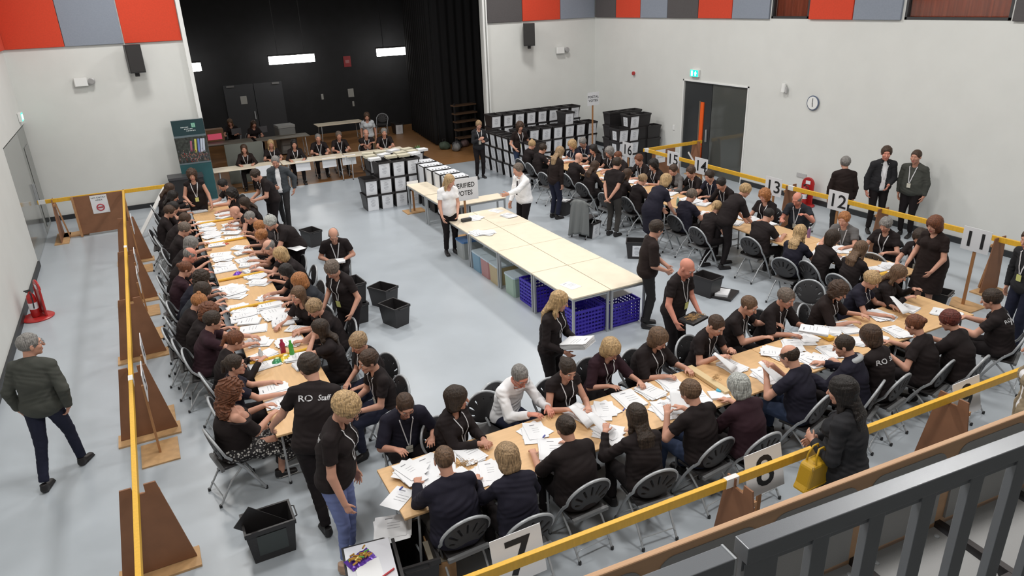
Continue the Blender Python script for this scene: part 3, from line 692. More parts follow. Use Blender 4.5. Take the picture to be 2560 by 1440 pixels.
# acoustic panels above the white walls
def panel(lo, hi, m_, label):
    mb = MB(); lo = np.array(lo, float); hi = np.array(hi, float); mb.box((lo+hi)/2, hi-lo)
    mb.obj('acoustic_panel', m_, bevel=.01, label=label, cat='wall panel')
PZ0, PZ1 = 4.27, 5.75
for x0, x1, m_, l in ((-2.55, -1.30, RED, 'red acoustic panel beside the left corner on the back wall'), (-1.29, .01, BLUE, 'blue-grey acoustic panel above the wall speaker left of the stage'), (.03, 1.38, RED, 'red acoustic panel next to the left edge of the stage opening'),
                      (10.28, 11.52, DGREY, 'dark grey acoustic panel next to the right edge of the stage opening'), (11.54, 12.94, RED, 'red acoustic panel on the back wall right of the stage'), (12.96, 14.30, BLUE, 'blue-grey acoustic panel in the right back corner')):
    panel((x0, 21.44, PZ0), (x1, 21.498, PZ1), m_, l)
for y0, y1, m_, l in ((20.23, 21.4, DGREY, 'dark grey acoustic panel on right wall nearest the back corner'), (18.94, 20.21, RED, 'red acoustic panel on right wall nearest the back corner'), (17.65, 18.92, BLUE, 'blue-grey acoustic panel on right wall farthest from the windows'),
                      (16.32, 17.63, DGREY, 'dark grey acoustic panel above the exit sign on the right wall'), (15.01, 16.30, RED, 'red acoustic panel above the double door on the right wall'), (13.72, 14.99, BLUE, 'blue-grey acoustic panel left of the first curtained window'),
                      (11.32, 12.50, RED, 'red acoustic panel between the two curtained windows'), (10.16, 11.30, BLUE, 'blue-grey acoustic panel between the two curtained windows'), (6.6, 7.95, DGREY, 'dark grey acoustic panel right of the larger curtained window')):
    panel((14.29, y0, PZ0), (14.348, y1, PZ1), m_, l)
panel((-2.598, 20.2, PZ0), (-2.54, 21.4, PZ1), RED, 'red acoustic panel on the left wall in the corner')
# ceiling lamps (out of the picture, they light the hall)
lm = MB().box((0, 0, 0), (1.0, 1.0, .06)); lme = lm.mesh('lamp_housing', WHITE)
for i, (x, y) in enumerate(LAMPS):
    t = empty('ceiling_lamp', (x, y, ZC-.04), 0, 'square white ceiling lamp, %s row from the gallery, %s' % (('first', 'second', 'third', 'fourth')[i//3], ('left', 'centre', 'right')[i % 3]), 'lamp', 'ceiling lamps over the hall'); link('housing', lme, t)

# ------------------------------------------------------------------ things on the walls
def speaker(loc, rz, label):
    t = empty('wall_speaker', loc, rz, label, 'speaker')
    MB().box((0, 0, 0), (.36, .30, .68), ch=.02).obj('cabinet', GREYP, t); MB().box((0, -.155, 0), (.32, .012, .62)).obj('grille', mat('speaker_grille', (.028, .026, .026), .8, bump=.4, bscale=400), t)
    mb = MB(); mb.box((0, .10, -.38), (.10, .08, .12)); mb.box((0, .2, -.3), (.08, .14, .05)); mb.obj('bracket', GREYP, t)
speaker((.17, 21.2, 3.90), .15, 'black wall speaker on the white wall left of the stage'); speaker((11.62, 21.2, 3.87), -.45, 'black wall speaker on the white wall right of the stage')
def em_light(loc, rz, label):
    t = empty('emergency_light', loc, rz, label, 'emergency light'); MB().box((0, 0, 0), (.30, .10, .20), ch=.02).obj('battery_case', WHITE, t)
    mb = MB(); mb.lathe([(.07, -.06), (.085, 0), (.085, .02), (.06, .03)], (.24, -.03, .0), 14, R=rotx(PI/2)); mb.obj('lamp_head', mat('lamp_head_grey', (.4, .4, .4), .3, .4), t)
em_light((-1.15, 21.42, 3.42), 0, 'white twin-part emergency light left of the black speaker'); em_light((12.92, 21.42, 3.30), 0, 'white emergency light right of the speaker beside the stage')
def exit_sign(loc, rz, label):
    t = empty('exit_sign', loc, rz, label, 'exit sign'); MB().box((0, 0, 0), (.34, .07, .20), ch=.01).obj('case', WHITE, t)
    g = MB(); g.box((0, -.038, 0), (.32, .006, .18)); g.obj('green_face', mat('exit_green', (.0, .32, .20), .4, emis=((.0, .75, .45), 1.6)), t)
    mb = MB(); mb.box((-.085, -.044, 0), (.07, .004, .14)); mb.prism([(.03, -.06), (.09, -.06), (.09, 0), (.115, 0), (.06, .065), (.005, 0), (.03, 0)], .004, (.0, -.044, .0)); mb.obj('pictogram', mat('exit_white', (.9, 1, .95), .4, emis=((.8, 1, .9), 2.2)), t)
exit_sign((14.31, 16.3, 2.80), -PI/2, 'lit green and white exit sign above the double door'); exit_sign((-2.56, 20.9, 2.76), PI/2, 'lit green exit sign above the left doorway')
t = empty('wall_clock', (14.34, 12.1, 2.40), -PI/2, 'round wall clock with a blue-grey rim on the right wall', 'clock')
mb = MB(); mb.lathe([(.165, 0), (.175, .03), (.15, .035)], (0, 0, 0), 28, R=rotx(PI/2)); mb.obj('rim', mat('clock_rim', (.10, .13, .2), .4), t, smooth=40)
mb = MB(); mb.cyl((0, -.036, 0), .15, .004, 28, R=rotx(PI/2)); mb.obj('dial', WHITE, t)
mb = MB(); mb.bar((0, -.045, -.02), (.0, -.045, .11), .012, .004, up=(0, 1, 0)); mb.bar((0, -.045, 0), (.012, -.045, -.09), .016, .004, up=(0, 1, 0)); mb.obj('hands', INK, t)
t = empty('motion_sensor', (14.32, 13.0, 2.68), -PI/2, 'white motion sensor box left of the wall clock', 'sensor'); MB().box((0, -.04, 0), (.12, .1, .2), ch=.02, taper=.8).obj('sensor_case', WHITE, t); MB().box((0.07, -.03, -.05), (.06, .04, .14)).obj('bracket', mat('light_grey', (.45, .45, .45), .5), t)
t = empty('fire_alarm', (14.33, 19.2, 2.6), -PI/2, 'small red fire alarm sounder high on the right wall', 'alarm'); mb = MB(); mb.cyl((0, .0, 0), .06, .05, 14, R=rotx(PI/2)); mb.obj('sounder', mat('alarm_red', (.42, .03, .03), .4), t); MB().box((0, .005, 0), (.13, .01, .13)).obj('mounting_plate', WHITE, t)
tag(MB().box((14.34, 17.15, 1.15), (.02, .09, .14), ch=.008).obj('light_switch', WHITE), 'white light switch left of the double door', 'switch')
tag(MB().box((14.34, 12.2, .62), (.02, .30, .10), ch=.008).obj('wall_socket', mat('light_grey', (.45, .45, .45), .5)), 'white double wall socket above the red extinguisher stand', 'socket')
# left end black equipment case by the back wall, banner
t = empty('equipment_case', (.75, 21.0, 0), 0, 'black wheeled equipment case against the back wall beside the banner', 'case'); MB().box((0, 0, .42), (.85, .55, .76), ch=.03).obj('case_body', GREYP, t); MB().box((0, 0, .83), (.88, .58, .06), ch=.02).obj('lid', mat('case_lid', (.05, .05, .055), .4), t)
for q in (-1, 1): MB().cyl((q*.33, -.2, .045), .045, .04, 12, R=rotx(PI/2)).obj('wheel', GREYP, t)
t = empty('roll_up_banner', (1.08, 21.15, 0), 0, 'tall teal roll-up banner with a crowd photo panel at the stage edge', 'banner')
TEAL = mat('banner_teal', (.018, .085, .095), .5, noise=.3, nscale=1.5); TEALD = mat('banner_dark_teal', (.010, .038, .045), .5)
MB().box((0, 0, 1.16), (.80, .012, 2.22)).obj('banner_sheet', TEAL, t)
MB().box((0, -.008, 2.07), (.80, .006, .42)).obj('title_panel', TEALD, t)
pn = MB(); pn.box((0, -.009, 1.48), (.80, .006, .70)); ph_ = pn.obj('photo_panel', mat('crowd_dark', (.03, .035, .03), .6, noise=.8, nscale=14), t)
mb = MB(); cs = []
rr = random.Random(3)
for i in range(150): x = rr.uniform(-.38, .38); z = rr.uniform(1.16, 1.36) if rr.random() < .75 else rr.uniform(1.3, 1.5); mb.box((x, -.014, z), (rr.uniform(.008, .018), .004, rr.uniform(.02, .05)), mi=rr.randrange(4))
mb.obj('crowd', [mat('crowd_red', (.25, .03, .03), .7), mat('crowd_pale', (.3, .25, .25), .7), mat('crowd_grey', (.09, .09, .12), .7), mat('crowd_skin', (.3, .17, .12), .7)], ph_)
mb = MB()
for i, (x, c_) in enumerate(((-.02, 0), (.09, 1), (.17, 2), (.24, 3), (.30, 3))): mb.box((x, -.014, 1.58), (.05, .004, .36 if i else .28), R=roty(.12), mi=c_)
mb.obj('flags', [mat('flag_pink', (.35, .1, .16), .7), mat('flag_yellow', (.5, .5, .1), .7), mat('flag_blue', (.15, .22, .5), .7), mat('flag_white', (.5, .55, .65), .7)], ph_)
mb = MB(); mb.box((0, -.010, 1.85), (.80, .006, .05)); mb.box((0, -.010, 1.12), (.80, .006, .04)); mb.obj('stripe', mat('banner_stripe', (.12, .16, .18), .5), t)
mb = MB(); mb.box((.13, -.013, 2.13), (.10, .004, .12), mi=1)
for k in range(3): mb.box((.10+.03*k, -.0155, 2.13), (.012, .003, .10), mi=0)
for (dx, z, w_) in ((-.09, 2.09, .20), (.0, 2.04, .22), (.06, 1.99, .24)):
    for k in range(6): mb.box((dx-w_/2+w_*k/6+.012, -.013, z), (w_/6*.62, .003, .026))
mb.obj('emblem', [mat('banner_white', (.55, .6, .6), .5), mat('banner_green', (.05, .35, .2), .5)], t)
MB().box((0, 0, .03), (.86, .16, .07), ch=.01).obj('base', CHROME, t); MB().box((0, .01, 2.28), (.82, .03, .03)).obj('top_rail', CHROME, t)
# ------------------------------------------------------------------ stage
TUBE = mat('fluorescent', (1, 1, 1), .5, emis=((1, .97, .93), 11))
for x0, x1, z, l in ((4.72, 6.42, 3.12, 'lit fluorescent batten left of the red sign on the dark stage wall'), (8.93, 10.5, 3.14, 'lit fluorescent batten at the right of the dark stage wall'), (.7, 2.32, 3.08, 'lit fluorescent batten cut off by the left stage edge')):
    t = empty('fluorescent_light', ((x0+x1)/2, 29.0, z), 0, l, 'lamp'); MB().box((0, 0, 0), (x1-x0, .12, .29)).obj('diffuser', TUBE, t); MB().box((0, .02, .17), (x1-x0+.04, .16, .05)).obj('housing', GREYP, t)
    MB().bar((-.5, .02, .15), (-.5, .02, 3.3), .02, .02).obj('hanger', GREYP, t); MB().bar((.5, .02, .15), (.5, .02, 3.3), .02, .02).obj('hanger', GREYP, t)
DK = mat('stage_door_grey', (.022, .024, .028), .5)
d5 = S('door_5', [(3.05, 30.12, 0, 4.15, 30.2, 2.25), (4.17, 30.12, 0, 5.25, 30.2, 2.25)], DK)
for x in (3.3, 5.0): MB().box((x, 30.1, 2.2), (.28, .06, .07)).obj('door_closer', mat('closer_grey', (.12, .12, .12), .4), d5, kind='structure')
MB().box((4.05, 30.08, 1.05), (.04, .05, .3)).obj('door_handle', CHROME, d5, kind='structure')
def notice(loc, sx_, sz_, label, c=None):
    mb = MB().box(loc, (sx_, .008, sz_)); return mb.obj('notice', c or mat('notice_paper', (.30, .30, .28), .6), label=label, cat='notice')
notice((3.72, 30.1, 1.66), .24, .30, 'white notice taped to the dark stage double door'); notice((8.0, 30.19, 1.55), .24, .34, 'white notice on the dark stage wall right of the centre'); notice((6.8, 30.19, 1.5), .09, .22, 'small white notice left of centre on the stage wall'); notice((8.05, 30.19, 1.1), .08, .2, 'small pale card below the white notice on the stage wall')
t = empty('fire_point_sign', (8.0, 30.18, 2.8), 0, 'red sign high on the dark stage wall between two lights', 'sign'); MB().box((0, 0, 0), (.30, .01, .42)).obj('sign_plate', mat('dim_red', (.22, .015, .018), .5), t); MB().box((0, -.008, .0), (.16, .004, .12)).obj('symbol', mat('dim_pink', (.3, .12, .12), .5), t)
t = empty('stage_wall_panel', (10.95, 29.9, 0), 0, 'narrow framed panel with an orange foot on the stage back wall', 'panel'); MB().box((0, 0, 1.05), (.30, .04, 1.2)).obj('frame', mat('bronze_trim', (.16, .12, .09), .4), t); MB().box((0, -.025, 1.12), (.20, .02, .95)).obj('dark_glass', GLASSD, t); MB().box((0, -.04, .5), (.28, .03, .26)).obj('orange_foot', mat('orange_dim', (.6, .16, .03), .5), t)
# heavy black curtains at the right of the stage opening
VELV = mat('black_velvet', (.004, .004, .005), .95)
for x0, y0, x1, y1, l in ((10.0, 28.6, 9.55, 24.7, 'black stage curtain hanging in folds toward the back of the stage'), (9.6, 24.6, 11.6, 24.3, 'black stage curtain across the right of the stage')):
    mb = MB(); dd = nrm(np.array([x1-x0, y1-y0, 0])); nn = np.array([-dd[1], dd[0], 0]); Ln = math.hypot(x1-x0, y1-y0)
    mb.grid(lambda u, v: np.array([x0, y0, .04])+dd*Ln*u+nn*(.07*math.sin(u*Ln*21+.5*math.sin(v*3)))*(1-.35*v)+np.array([0, 0, 6.4*v]), 90, 10)
    o = mb.obj('stage_curtain', VELV, smooth=180, label=l, cat='curtain'); md = o.modifiers.new('thick', 'SOLIDIFY'); md.thickness = .02

t = empty('folded_bleacher', (10.45, 23.9, 0), .1, 'dim folded wooden bleacher at the right edge of the stage', 'bleacher'); BW = mat('bleacher_wood', (.10, .055, .03), .6)
for k in range(5): MB().box((0, .05*k, .35+.28*k), (.9, .30, .05)).obj('plank', BW, t)
for q in (-1, 1): MB().box((q*.42, .12, .78), (.05, .05, 1.56)).obj('upright', GREYP, t)
# ------------------------------------------------------------------ furniture
BEECH = mat('beech_laminate', (.66, .42, .21), .42, noise=.06, nscale=4, stretch=(1, 6, 1)); PALE = mat('pale_maple_laminate', (.80, .71, .56), .42, noise=.04, nscale=4)
EDGE = mat('table_edge', (.50, .33, .17), .5); PLY = mat('plywood', (.42, .22, .10), .6, noise=.12, nscale=6, stretch=(1, 1, 6)); HARDB = mat('brown_board', (.235, .105, .052), .65, noise=.08, nscale=5)
OSB = mat('pine_base', (.50, .30, .14), .6, noise=.15, nscale=9); YEL = mat('yellow_painted_wood', (.74, .42, .035), .45, noise=.07, nscale=8, stretch=(5, 5, 1)); TAPE = mat('white_tape', (.74, .74, .73), .5)
PAPER = mat('paper', (.76, .77, .79), .75); PAPER2 = mat('paper_print', (.22, .22, .24), .8); PLASTB = mat('box_black_plastic', (.022, .020, .021), .42, bump=.1, bscale=60); PLASTI = mat('box_inside_black', (.012, .010, .011), .6)
LABELM = mat('label_paper', (.76, .78, .82), .7)
def folding_table(name_, cx, cy, ln_, wd, rz, label, group=None, top=BEECH, z=.73):
    t = empty('folding_table', (cx, cy, 0), rz, label, 'table', group)
    MB().box((0, 0, z-.014), (ln_-.006, wd, .028)).obj('tabletop', [top], t, bevel=.006)
    for q in (-1, 1):
        mb = MB(); x = q*(ln_/2-.16); y = wd/2-.07
        mb.tube([(x+q*.03, -y, .012), (x, -y, z-.06), (x, -y+.03, z-.04), (x, y-.03, z-.04), (x, y, z-.06), (x+q*.03, y, .012)], .0135, 8)
        mb.tube([(x+q*.02, -y, .22), (x+q*.02, y, .22)], .010, 6); mb.tube([(x, 0, z-.04), (x-q*.30, 0, z-.05)], .008, 6)
        mb.obj('leg_frame', CHROME, t, smooth=50)
        for s_ in (-1, 1): MB().cyl((x+q*.03, s_*y, 0), .018, .03, 10).obj('foot_cap', GREYP, t)
    return t
names = ('nearest the camera', 'second from the camera', 'third from the camera', 'fourth from the camera', 'fifth from the camera', 'farthest from the camera')
yy = np.linspace(6.95, 17.85, 7)
for i in range(6): folding_table('t', .99, (yy[i]+yy[i+1])/2, yy[i+1]-yy[i], .80, PI/2, 'beech folding table covered in papers in the left row, '+names[i], 'left row of tables')
xx = np.linspace(1.35, 9.62, 6); nm5 = ('at the left end', 'second from the left', 'in the middle', 'second from the right', 'at the right end')
for i in range(5): folding_table('t', (xx[i]+xx[i+1])/2, 5.42, xx[i+1]-xx[i], .82, 0, 'beech folding table of the front row, '+nm5[i], 'front row of tables')
yy2 = np.linspace(6.4, 17.6, 7)
for i in range(6): folding_table('t', 10.11, (yy2[i]+yy2[i+1])/2, yy2[i+1]-yy2[i], .80, PI/2, 'beech folding table covered in papers in the right row, '+names[i], 'right row of tables')
# pale square-legged desks
def desk(cx, cy, lx, ly, label, group=None, z=.73, rz=0):
    t = empty('desk', (cx, cy, 0), rz, label, 'desk', group); MB().box((0, 0, z-.0125), (lx-.004, ly-.004, .025)).obj('desktop', PALE, t, bevel=.004)
    for a in (-1, 1):
        for b_ in (-1, 1): MB().box((a*(lx/2-.035), b_*(ly/2-.035), (z-.025)/2), (.035, .035, z-.025)).obj('leg', CHROME, t)
    mb = MB()
    for b_ in (-1, 1): mb.box((0, b_*(ly/2-.035), z-.05), (lx-.10, .02, .04)); mb.box((b_*(lx/2-.035), 0, z-.05), (.02, ly-.10, .04))
    mb.obj('frame', CHROME, t); return t
pos4 = ('near end', 'second from the near end', 'third from the near end', 'far end')
for i in range(4):
    for j, s_ in enumerate(('left', 'right')): desk(5.60+j*.71, 9.06+i*1.3, .70, 1.29, 'pale maple desk of the central island, %s of its %s side' % (pos4[i], s_), 'central island of pale desks')
for i, (cx, cy) in enumerate(((5.86, 16.2), (5.86, 14.9))): desk(cx, cy, .55, 1.25, ('pale narrow desk behind the woman in white, farther one', 'pale narrow desk behind the woman in white, nearer one')[i], 'narrow desks behind the island')
desk(6.62, 14.5, 1.0, .45, 'small pale desk behind the verified votes sign')
for i in range(3): folding_table('t', 2.45+i*1.88, 21.75-.12*i, 1.86, .62, -.03, 'pale folding table at the stage edge hung with name cards, %s' % ('left one', 'middle one', 'right one')[i], 'tables along the stage edge', top=PALE)

# folding chair: tubular hoop frame, fan-shaped slotted back
def make_chair():
    t = empty('folding_chair', (0, 0, 0))
    hoop = [(-.205, .235, .012), (-.215, .06, .36), (-.222, -.03, .50)]
    for q in np.linspace(-.18, PI+.18, 17): hoop.append((-.236*math.cos(q), -.135-.085*math.sin(q)*.9, .64+.20*math.sin(q)))
    hoop += [(.222, -.03, .50), (.215, .06, .36), (.205, .235, .012)]
    MB().tube(hoop, .0150, 10).obj('hoop_frame', CHROME, t, smooth=60)
    for q in (-1, 1):
        MB().tube([(q*.190, -.27, .012), (q*.19, -.10, .27), (q*.188, .07, .425)], .0115, 8).obj('rear_leg', CHROME, t, smooth=60)
        MB().cyl((q*.190, -.27, 0), .016, .035, 10).obj('foot_cap', GREYP, t); MB().cyl((q*.205, .235, 0), .017, .035, 10).obj('foot_cap', GREYP, t)
    MB().tube([(-.19, -.23, .09), (-.17, -.225, .12), (.17, -.225, .12), (.19, -.23, .09)], .007, 6).obj('stretcher', CHROME, t, smooth=60); MB().tube([(-.205, .20, .10), (.205, .20, .10)], .007, 6).obj('stretcher', CHROME, t, smooth=60)
    # seat: dark pan on a grey frame
    mb = MB(); mb.prism([(-.19, -.03), (-.19, 0), (.19, 0), (.19, -.03)], .36, (0, .02, .452)); mb.obj('seat', mat('chair_seat', (.03, .028, .029), .5), t, bevel=.008)
    MB().box((0, -.17, .435), (.40, .035, .035)).obj('seat_rail', mat('seat_rail_grey', (.16, .165, .17), .5), t)
    # fan back
    F = Field(.0075); F.ecap((0, -.198, .69), (0, -.199, .691), (.205, .007), (.205, .007), (1, 0, 0), .0)
    F = Field(.007)
    F.ell((0, 0, 0), (.220, .0078, .190), k=.0); F.cone((-.18, 0, -.06), (.18, 0, -.06), .007, .007, 0)
    for a in np.radians((18, 42, 66, 90, 114, 138, 162)): d = np.array([math.cos(a), 0, math.sin(a)]); F.cone(np.array([0, 0, -.12])+d*.13, np.array([0, 0, -.12])+d*(.225 if 30 < math.degrees(a) < 150 else .17), .0050, .0070, .002, op='-')
    F.run(); V, Fc = F.surf(); Rm = rotx(.22)
    V = V*[1, 2.2, 1]; V = (Rm@V.T).T+[0, -.165, .665]; V[:, 1] -= .10*np.maximum(0, .04-(V[:, 0]**2))*1.2
    link('fan_back', np_mesh('fan_back', V, Fc, mat('chair_back', (.026, .025, .027), .5)), t)
    mb = MB()
    for q in (-1, 1): mb.sphere((q*.225, -.05, .53), .014, 8)
    mb.obj('hinge_bolt', CHROME, t, smooth=180)
    return t
CHAIR = make_chair(); CHN = [0]
def chair(x, y, rz, label, group='folding chairs in the hall'):
    if CHN[0] == 0: CHN[0] = 1; CHAIR.location = (x, y, 0); CHAIR.rotation_euler = (0, 0, rz); return tag(CHAIR, label, 'chair', group)
    return dup(CHAIR, (x, y, 0), rz, label, 'chair', group)

# ------------------------------------------------------------------ barriers: yellow rails on brown board trestles
RAILZ = .95
def rail(a, b_, label):
    t = empty('barrier_rail', (0, 0, 0), 0, label, 'barrier'); a = np.array([*a, RAILZ], float); b_ = np.array([*b_, RAILZ], float)
    mb = MB(); mb.bar(a, b_, .045, .09); mb.obj('yellow_beam', YEL, t, bevel=.004); d = nrm(b_-a)
    for f_ in (.48,):
        MB().bar(a+d*.02, a+d*.16, .050, .095).obj('tape_joint', TAPE, t)
    return t
def trestle(x, y, along, label, wt=.30, wb=.66, brd=True):
    """board perpendicular to the rail; along = rail direction angle"""
    t = empty('barrier_trestle', (x, y, 0), along+PI/2, label, 'trestle', 'brown trestles carrying the yellow rails')
    mb = MB(); h = .99
    mb.prism([(-wb/2, .03), (wb/2, .03), (wt/2, h), (.05, h), (.05, .90), (-.05, .90), (-.05, h), (-wt/2, h)][::-1], .018); mb.obj('board', HARDB, t)
    mb = MB(); mb.box((0, -.025, .86), (wt+.04, .03, .045)); mb.obj('cleat', PLY, t)
    MB().box((0, 0, .012), (wb+.06, .30, .024)).obj('base_plate', OSB, t)
    MB().box((0, -.10, .45), (.045, .03, .85), R=rotx(-.13)).obj('strut', PLY, t)
    return t
rail((-.74, 3.2), (-.74, 8.6), 'yellow rail of the left barrier, nearest length'); rail((-.74, 8.6), (-.74, 14.3), 'yellow rail of the left barrier, middle length'); rail((-.74, 14.3), (-.74, 19.5), 'yellow rail of the left barrier, farthest length')
rail((-2.55, 19.5), (.22, 19.45), 'yellow rail crossing in front of the white back wall')
rail((-.5, 3.93), (3.9, 3.76), 'yellow front rail, left length toward the bottom edge'); rail((3.9, 3.76), (8.6, 3.58), 'yellow front rail, right length behind the woman with the handbag')
rail((12.22, 15.75), (12.20, 10.7), 'yellow rail of the right barrier, farther length'); rail((12.20, 10.7), (12.38, 5.0), 'yellow rail of the right barrier, nearer length'); rail((12.15, 15.75), (14.2, 15.72), 'short yellow rail in front of the double door')
for i, (px, py) in enumerate(((332, 1228), (327, 925), (327, 752), (322, 632), (318, 548))):
    p_ = G(px, py, .95); trestle(-.72, p_[1], PI/2, 'brown board trestle of the left barrier, '+('nearest the camera', 'second from the camera', 'third from the camera', 'fourth from the camera', 'farthest from the camera')[i])
for i, (px, py) in enumerate(((1850, 1215), (2385, 1000))):
    p_ = G(px, py, .95); trestle(p_[0], p_[1], 0, ('brown trestle of the front rail left of the woman with the handbag', 'brown trestle of the front rail right of the woman with the handbag')[i], wb=.60)
for i, (x, y) in enumerate(((12.28, 14.6), (12.3, 10.7), (12.3, 8.45), (12.35, 6.3))): trestle(x, y, PI/2, ('brown trestle of the right barrier behind the fourteen sign', 'brown trestle of the right barrier behind the bald man in dark shirt', 'brown trestle of the right barrier in front of the wall men', 'brown trestle of the right barrier nearest the camera')[i], wb=.5)
trestle(14.0, 15.72, 0, 'brown trestle in front of the double door', wb=.5)
trestle(-2.25, 19.5, 0, 'brown trestle by the left doorway', wb=.95)
t = empty('notice_board', (-1.3, 19.42, 0), 0, 'brown board gate with a white no-entry notice', 'board'); MB().box((0, 0, .52), (1.05, .02, .92)).obj('board', HARDB, t)
for q in (-1, 1): MB().box((q*.54, -.01, .5), (.05, .06, .98)).obj('post', PLY, t)
n_ = MB().box((-.0, -.016, .74), (.36, .004, .44)).obj('notice', PAPER, t); mb = MB()
put_text(mb, 'NO ENTRY', (0, -.019, .90), .052, (1, 0, 0), (0, 0, 1)); put_text(mb, 'AREA', (0, -.019, .84), .05, (1, 0, 0), (0, 0, 1)); mb.obj('lettering', INK, n_)
mb = MB(); mb.tube([(.075*math.cos(q), -.022, .66+.075*math.sin(q)) for q in np.linspace(0, 2*PI, 20)[:-1]], .014, 6, closed=True); mb.box((0, -.022, .66), (.11, .006, .03)); mb.obj('red_symbol', mat('notice_red', (.45, .05, .07), .6), n_)
MB().box((-2.0, 19.75, .012), (.6, .4, .024)).obj('floor_board', OSB, label='pine board lying on the floor by the left doorway', cat='board')
for a, b_, l in (((-.60, 18.4, .05), (.18, 19.2, .98), 'white plank leaning diagonally behind the left barrier'), ((13.1, 15.0, .9), (13.5, 14.6, .02), 'white plank leaning at the barrier by the double door')):
    MB().bar(a, b_, .10, .03).obj('plank', TAPE, label=l, cat='plank')
t = empty('notice_board', (12.75, 15.62, 0), 0, 'brown board with a white notice under the short rail by the double door', 'board'); MB().box((0, 0, .5), (.80, .02, .85)).obj('board', HARDB, t); MB().box((.3, 0, .04), (.04, .04, .08)).obj('foot', PLY, t); n_ = MB().box((-.12, -.016, .75), (.34, .004, .36)).obj('notice', PAPER, t)
mb = MB(); put_text(mb, 'NO ENTRY', (-.12, -.019, .8), .055, (1, 0, 0), (0, 0, 1)); put_text(mb, 'FLOOR', (-.12, -.019, .72), .055, (1, 0, 0), (0, 0, 1)); mb.obj('lettering', mat('grey_ink', (.2, .2, .2), .6), n_)

# numbered signs on posts
def sign(x, y, txt, X, label, z=1.1, w_=.46, h_=.36, size=.34, base=True, tilt=0., post=0, bold=1.15, lines=None, zp=None):
    rz = math.atan2(X[1], X[0]); t = empty('number_sign' if lines is None else 'text_sign', (x, y, 0), rz, label, 'sign')
    Rm = rotx(-tilt); c = np.array([0, -.03, z])
    MB().box(c, (w_, .008, h_), R=Rm).obj('sign_board', mat('sign_card', (.72, .73, .76), .6), t); mb = MB(); Z = Rm@np.array([0, 0, 1.])
    if lines is None: put_text(mb, txt, c+Rm@np.array([0, -.0045, -.012]), size, (1, 0, 0), Z, bold=bold, off=.002, fat=.010)
    else:
        for i, l in enumerate(lines): put_text(mb, l, c+Rm@np.array([0, -.0045, (len(lines)/2-.5-i)*size*1.15]), size, (1, 0, 0), Z, bold=bold, off=.002, fat=.015)
    mb.obj('lettering', INK, t)
    MB().box((post, 0, (z-.05)/2), (.045, .025, z-.05)).obj('post', mat('sign_post_wood', (.42, .20, .08), .6), t)
    MB().box((post, .0, .010), (.52, .42, .02)).obj('base_plate', OSB, t)
    return t
FX, RXd, LXd = (1, 0), (0, -1), (0, 1)
p_ = G(1292, 1385, .82); sign(p_[0], p_[1], '7', FX, 'cream card with a black seven, nearest the bottom edge behind the front rail', z=.82, w_=.46, h_=.42, size=.44, tilt=.25)
p_ = G(1905, 1172, .82); sign(p_[0], p_[1], '8', FX, 'cream card with a black eight behind the taped joint of the front rail', z=.82, w_=.46, h_=.42, size=.42, tilt=.25)
p_ = G(2410, 990, .82); sign(p_[0], p_[1], '9', FX, 'cream card with a black nine, rightmost behind the front rail', z=.82, w_=.46, h_=.40, size=.42, tilt=.25)
for (px, py, s_, l) in ((2443, 600, '11', 'nearest sign of the right barrier, black 11 on white'), (2097, 502, '12', 'white sign with black 12 beside the bald man'), (1936, 466, '13', 'white sign with black 13 over the ginger woman'), (1755, 415, '14', 'white sign with black 14 by the short rail'), (1685, 398, '15', 'white sign with black 15 partly hidden by the number 14 sign'), (1571, 374, '16', 'farthest sign of the right barrier, black 16 on white')):
    p_ = G(px, py, 1.14); sign(p_[0], p_[1], s_, RXd, l, z=1.14, w_=.44, h_=.38, size=.36)
for (px, py, s_) in ((349, 955, '5'), (347, 880, '4'), (338, 700, '3'), (332, 650, '2'), (324, 560, '1')):
    p_ = G(px, py, 1.0); sign(p_[0]+.02, p_[1], s_, LXd, 'edge-on white number sign beside the left barrier, '+{'5': 'nearest', '4': 'second', '3': 'third', '2': 'fourth', '1': 'farthest'}[s_], z=1.0, w_=.42, h_=.34, size=.3)
sign(6.0, 14.12, '', FX, 'white sign reading verified votes on a wooden post', z=1.12, w_=.66, h_=.50, lines=('VERIFIED', 'VOTES'), size=.15, bold=.85)
sign(5.75, 16.85, '', FX, 'wooden sign post with a low card by the box stacks', z=.70, w_=.3, h_=.2, lines=('VOTES',), size=.07)
p_ = G(1485, 250, 1.95); sign(12.75, 19.2, '', FX, 'white card on a tall post above the ballot box wall', z=1.95, w_=.42, h_=.40, lines=('POSTAL', 'VOTES'), size=.10)

# ------------------------------------------------------------------ ballot boxes
def crate_mesh():
    mb = MB(); w_, d_, h_, tp, th = .36, .50, .42, .84, .014
    def ring(sx_, sy_, z): return [(-sx_, -sy_, z), (sx_, -sy_, z), (sx_, sy_, z), (-sx_, sy_, z)]
    o0 = ring(w_/2*tp, d_/2*tp, 0); o1 = ring(w_/2, d_/2, h_-.05); o2 = ring(w_/2+.012, d_/2+.012, h_-.05); o3 = ring(w_/2+.012, d_/2+.012, h_)
    i3 = ring(w_/2-.012, d_/2-.012, h_); i0 = ring(w_/2*tp-th, d_/2*tp-th, .015); V = o0+o1+o2+o3+i3+i0; F = [(3, 2, 1, 0), (20, 21, 22, 23)]; M_ = [0, 1]
    for lv in range(5):
        for k in range(4): a, b_ = lv*4+k, lv*4+(k+1) % 4; F.append((a, b_, b_+4, a+4)); M_.append(1 if lv == 4 else 0)
    mb.add(V, F); mb.m = M_; return mb
CR_ME = crate_mesh().mesh('box_shell', [PLASTB, PLASTI])
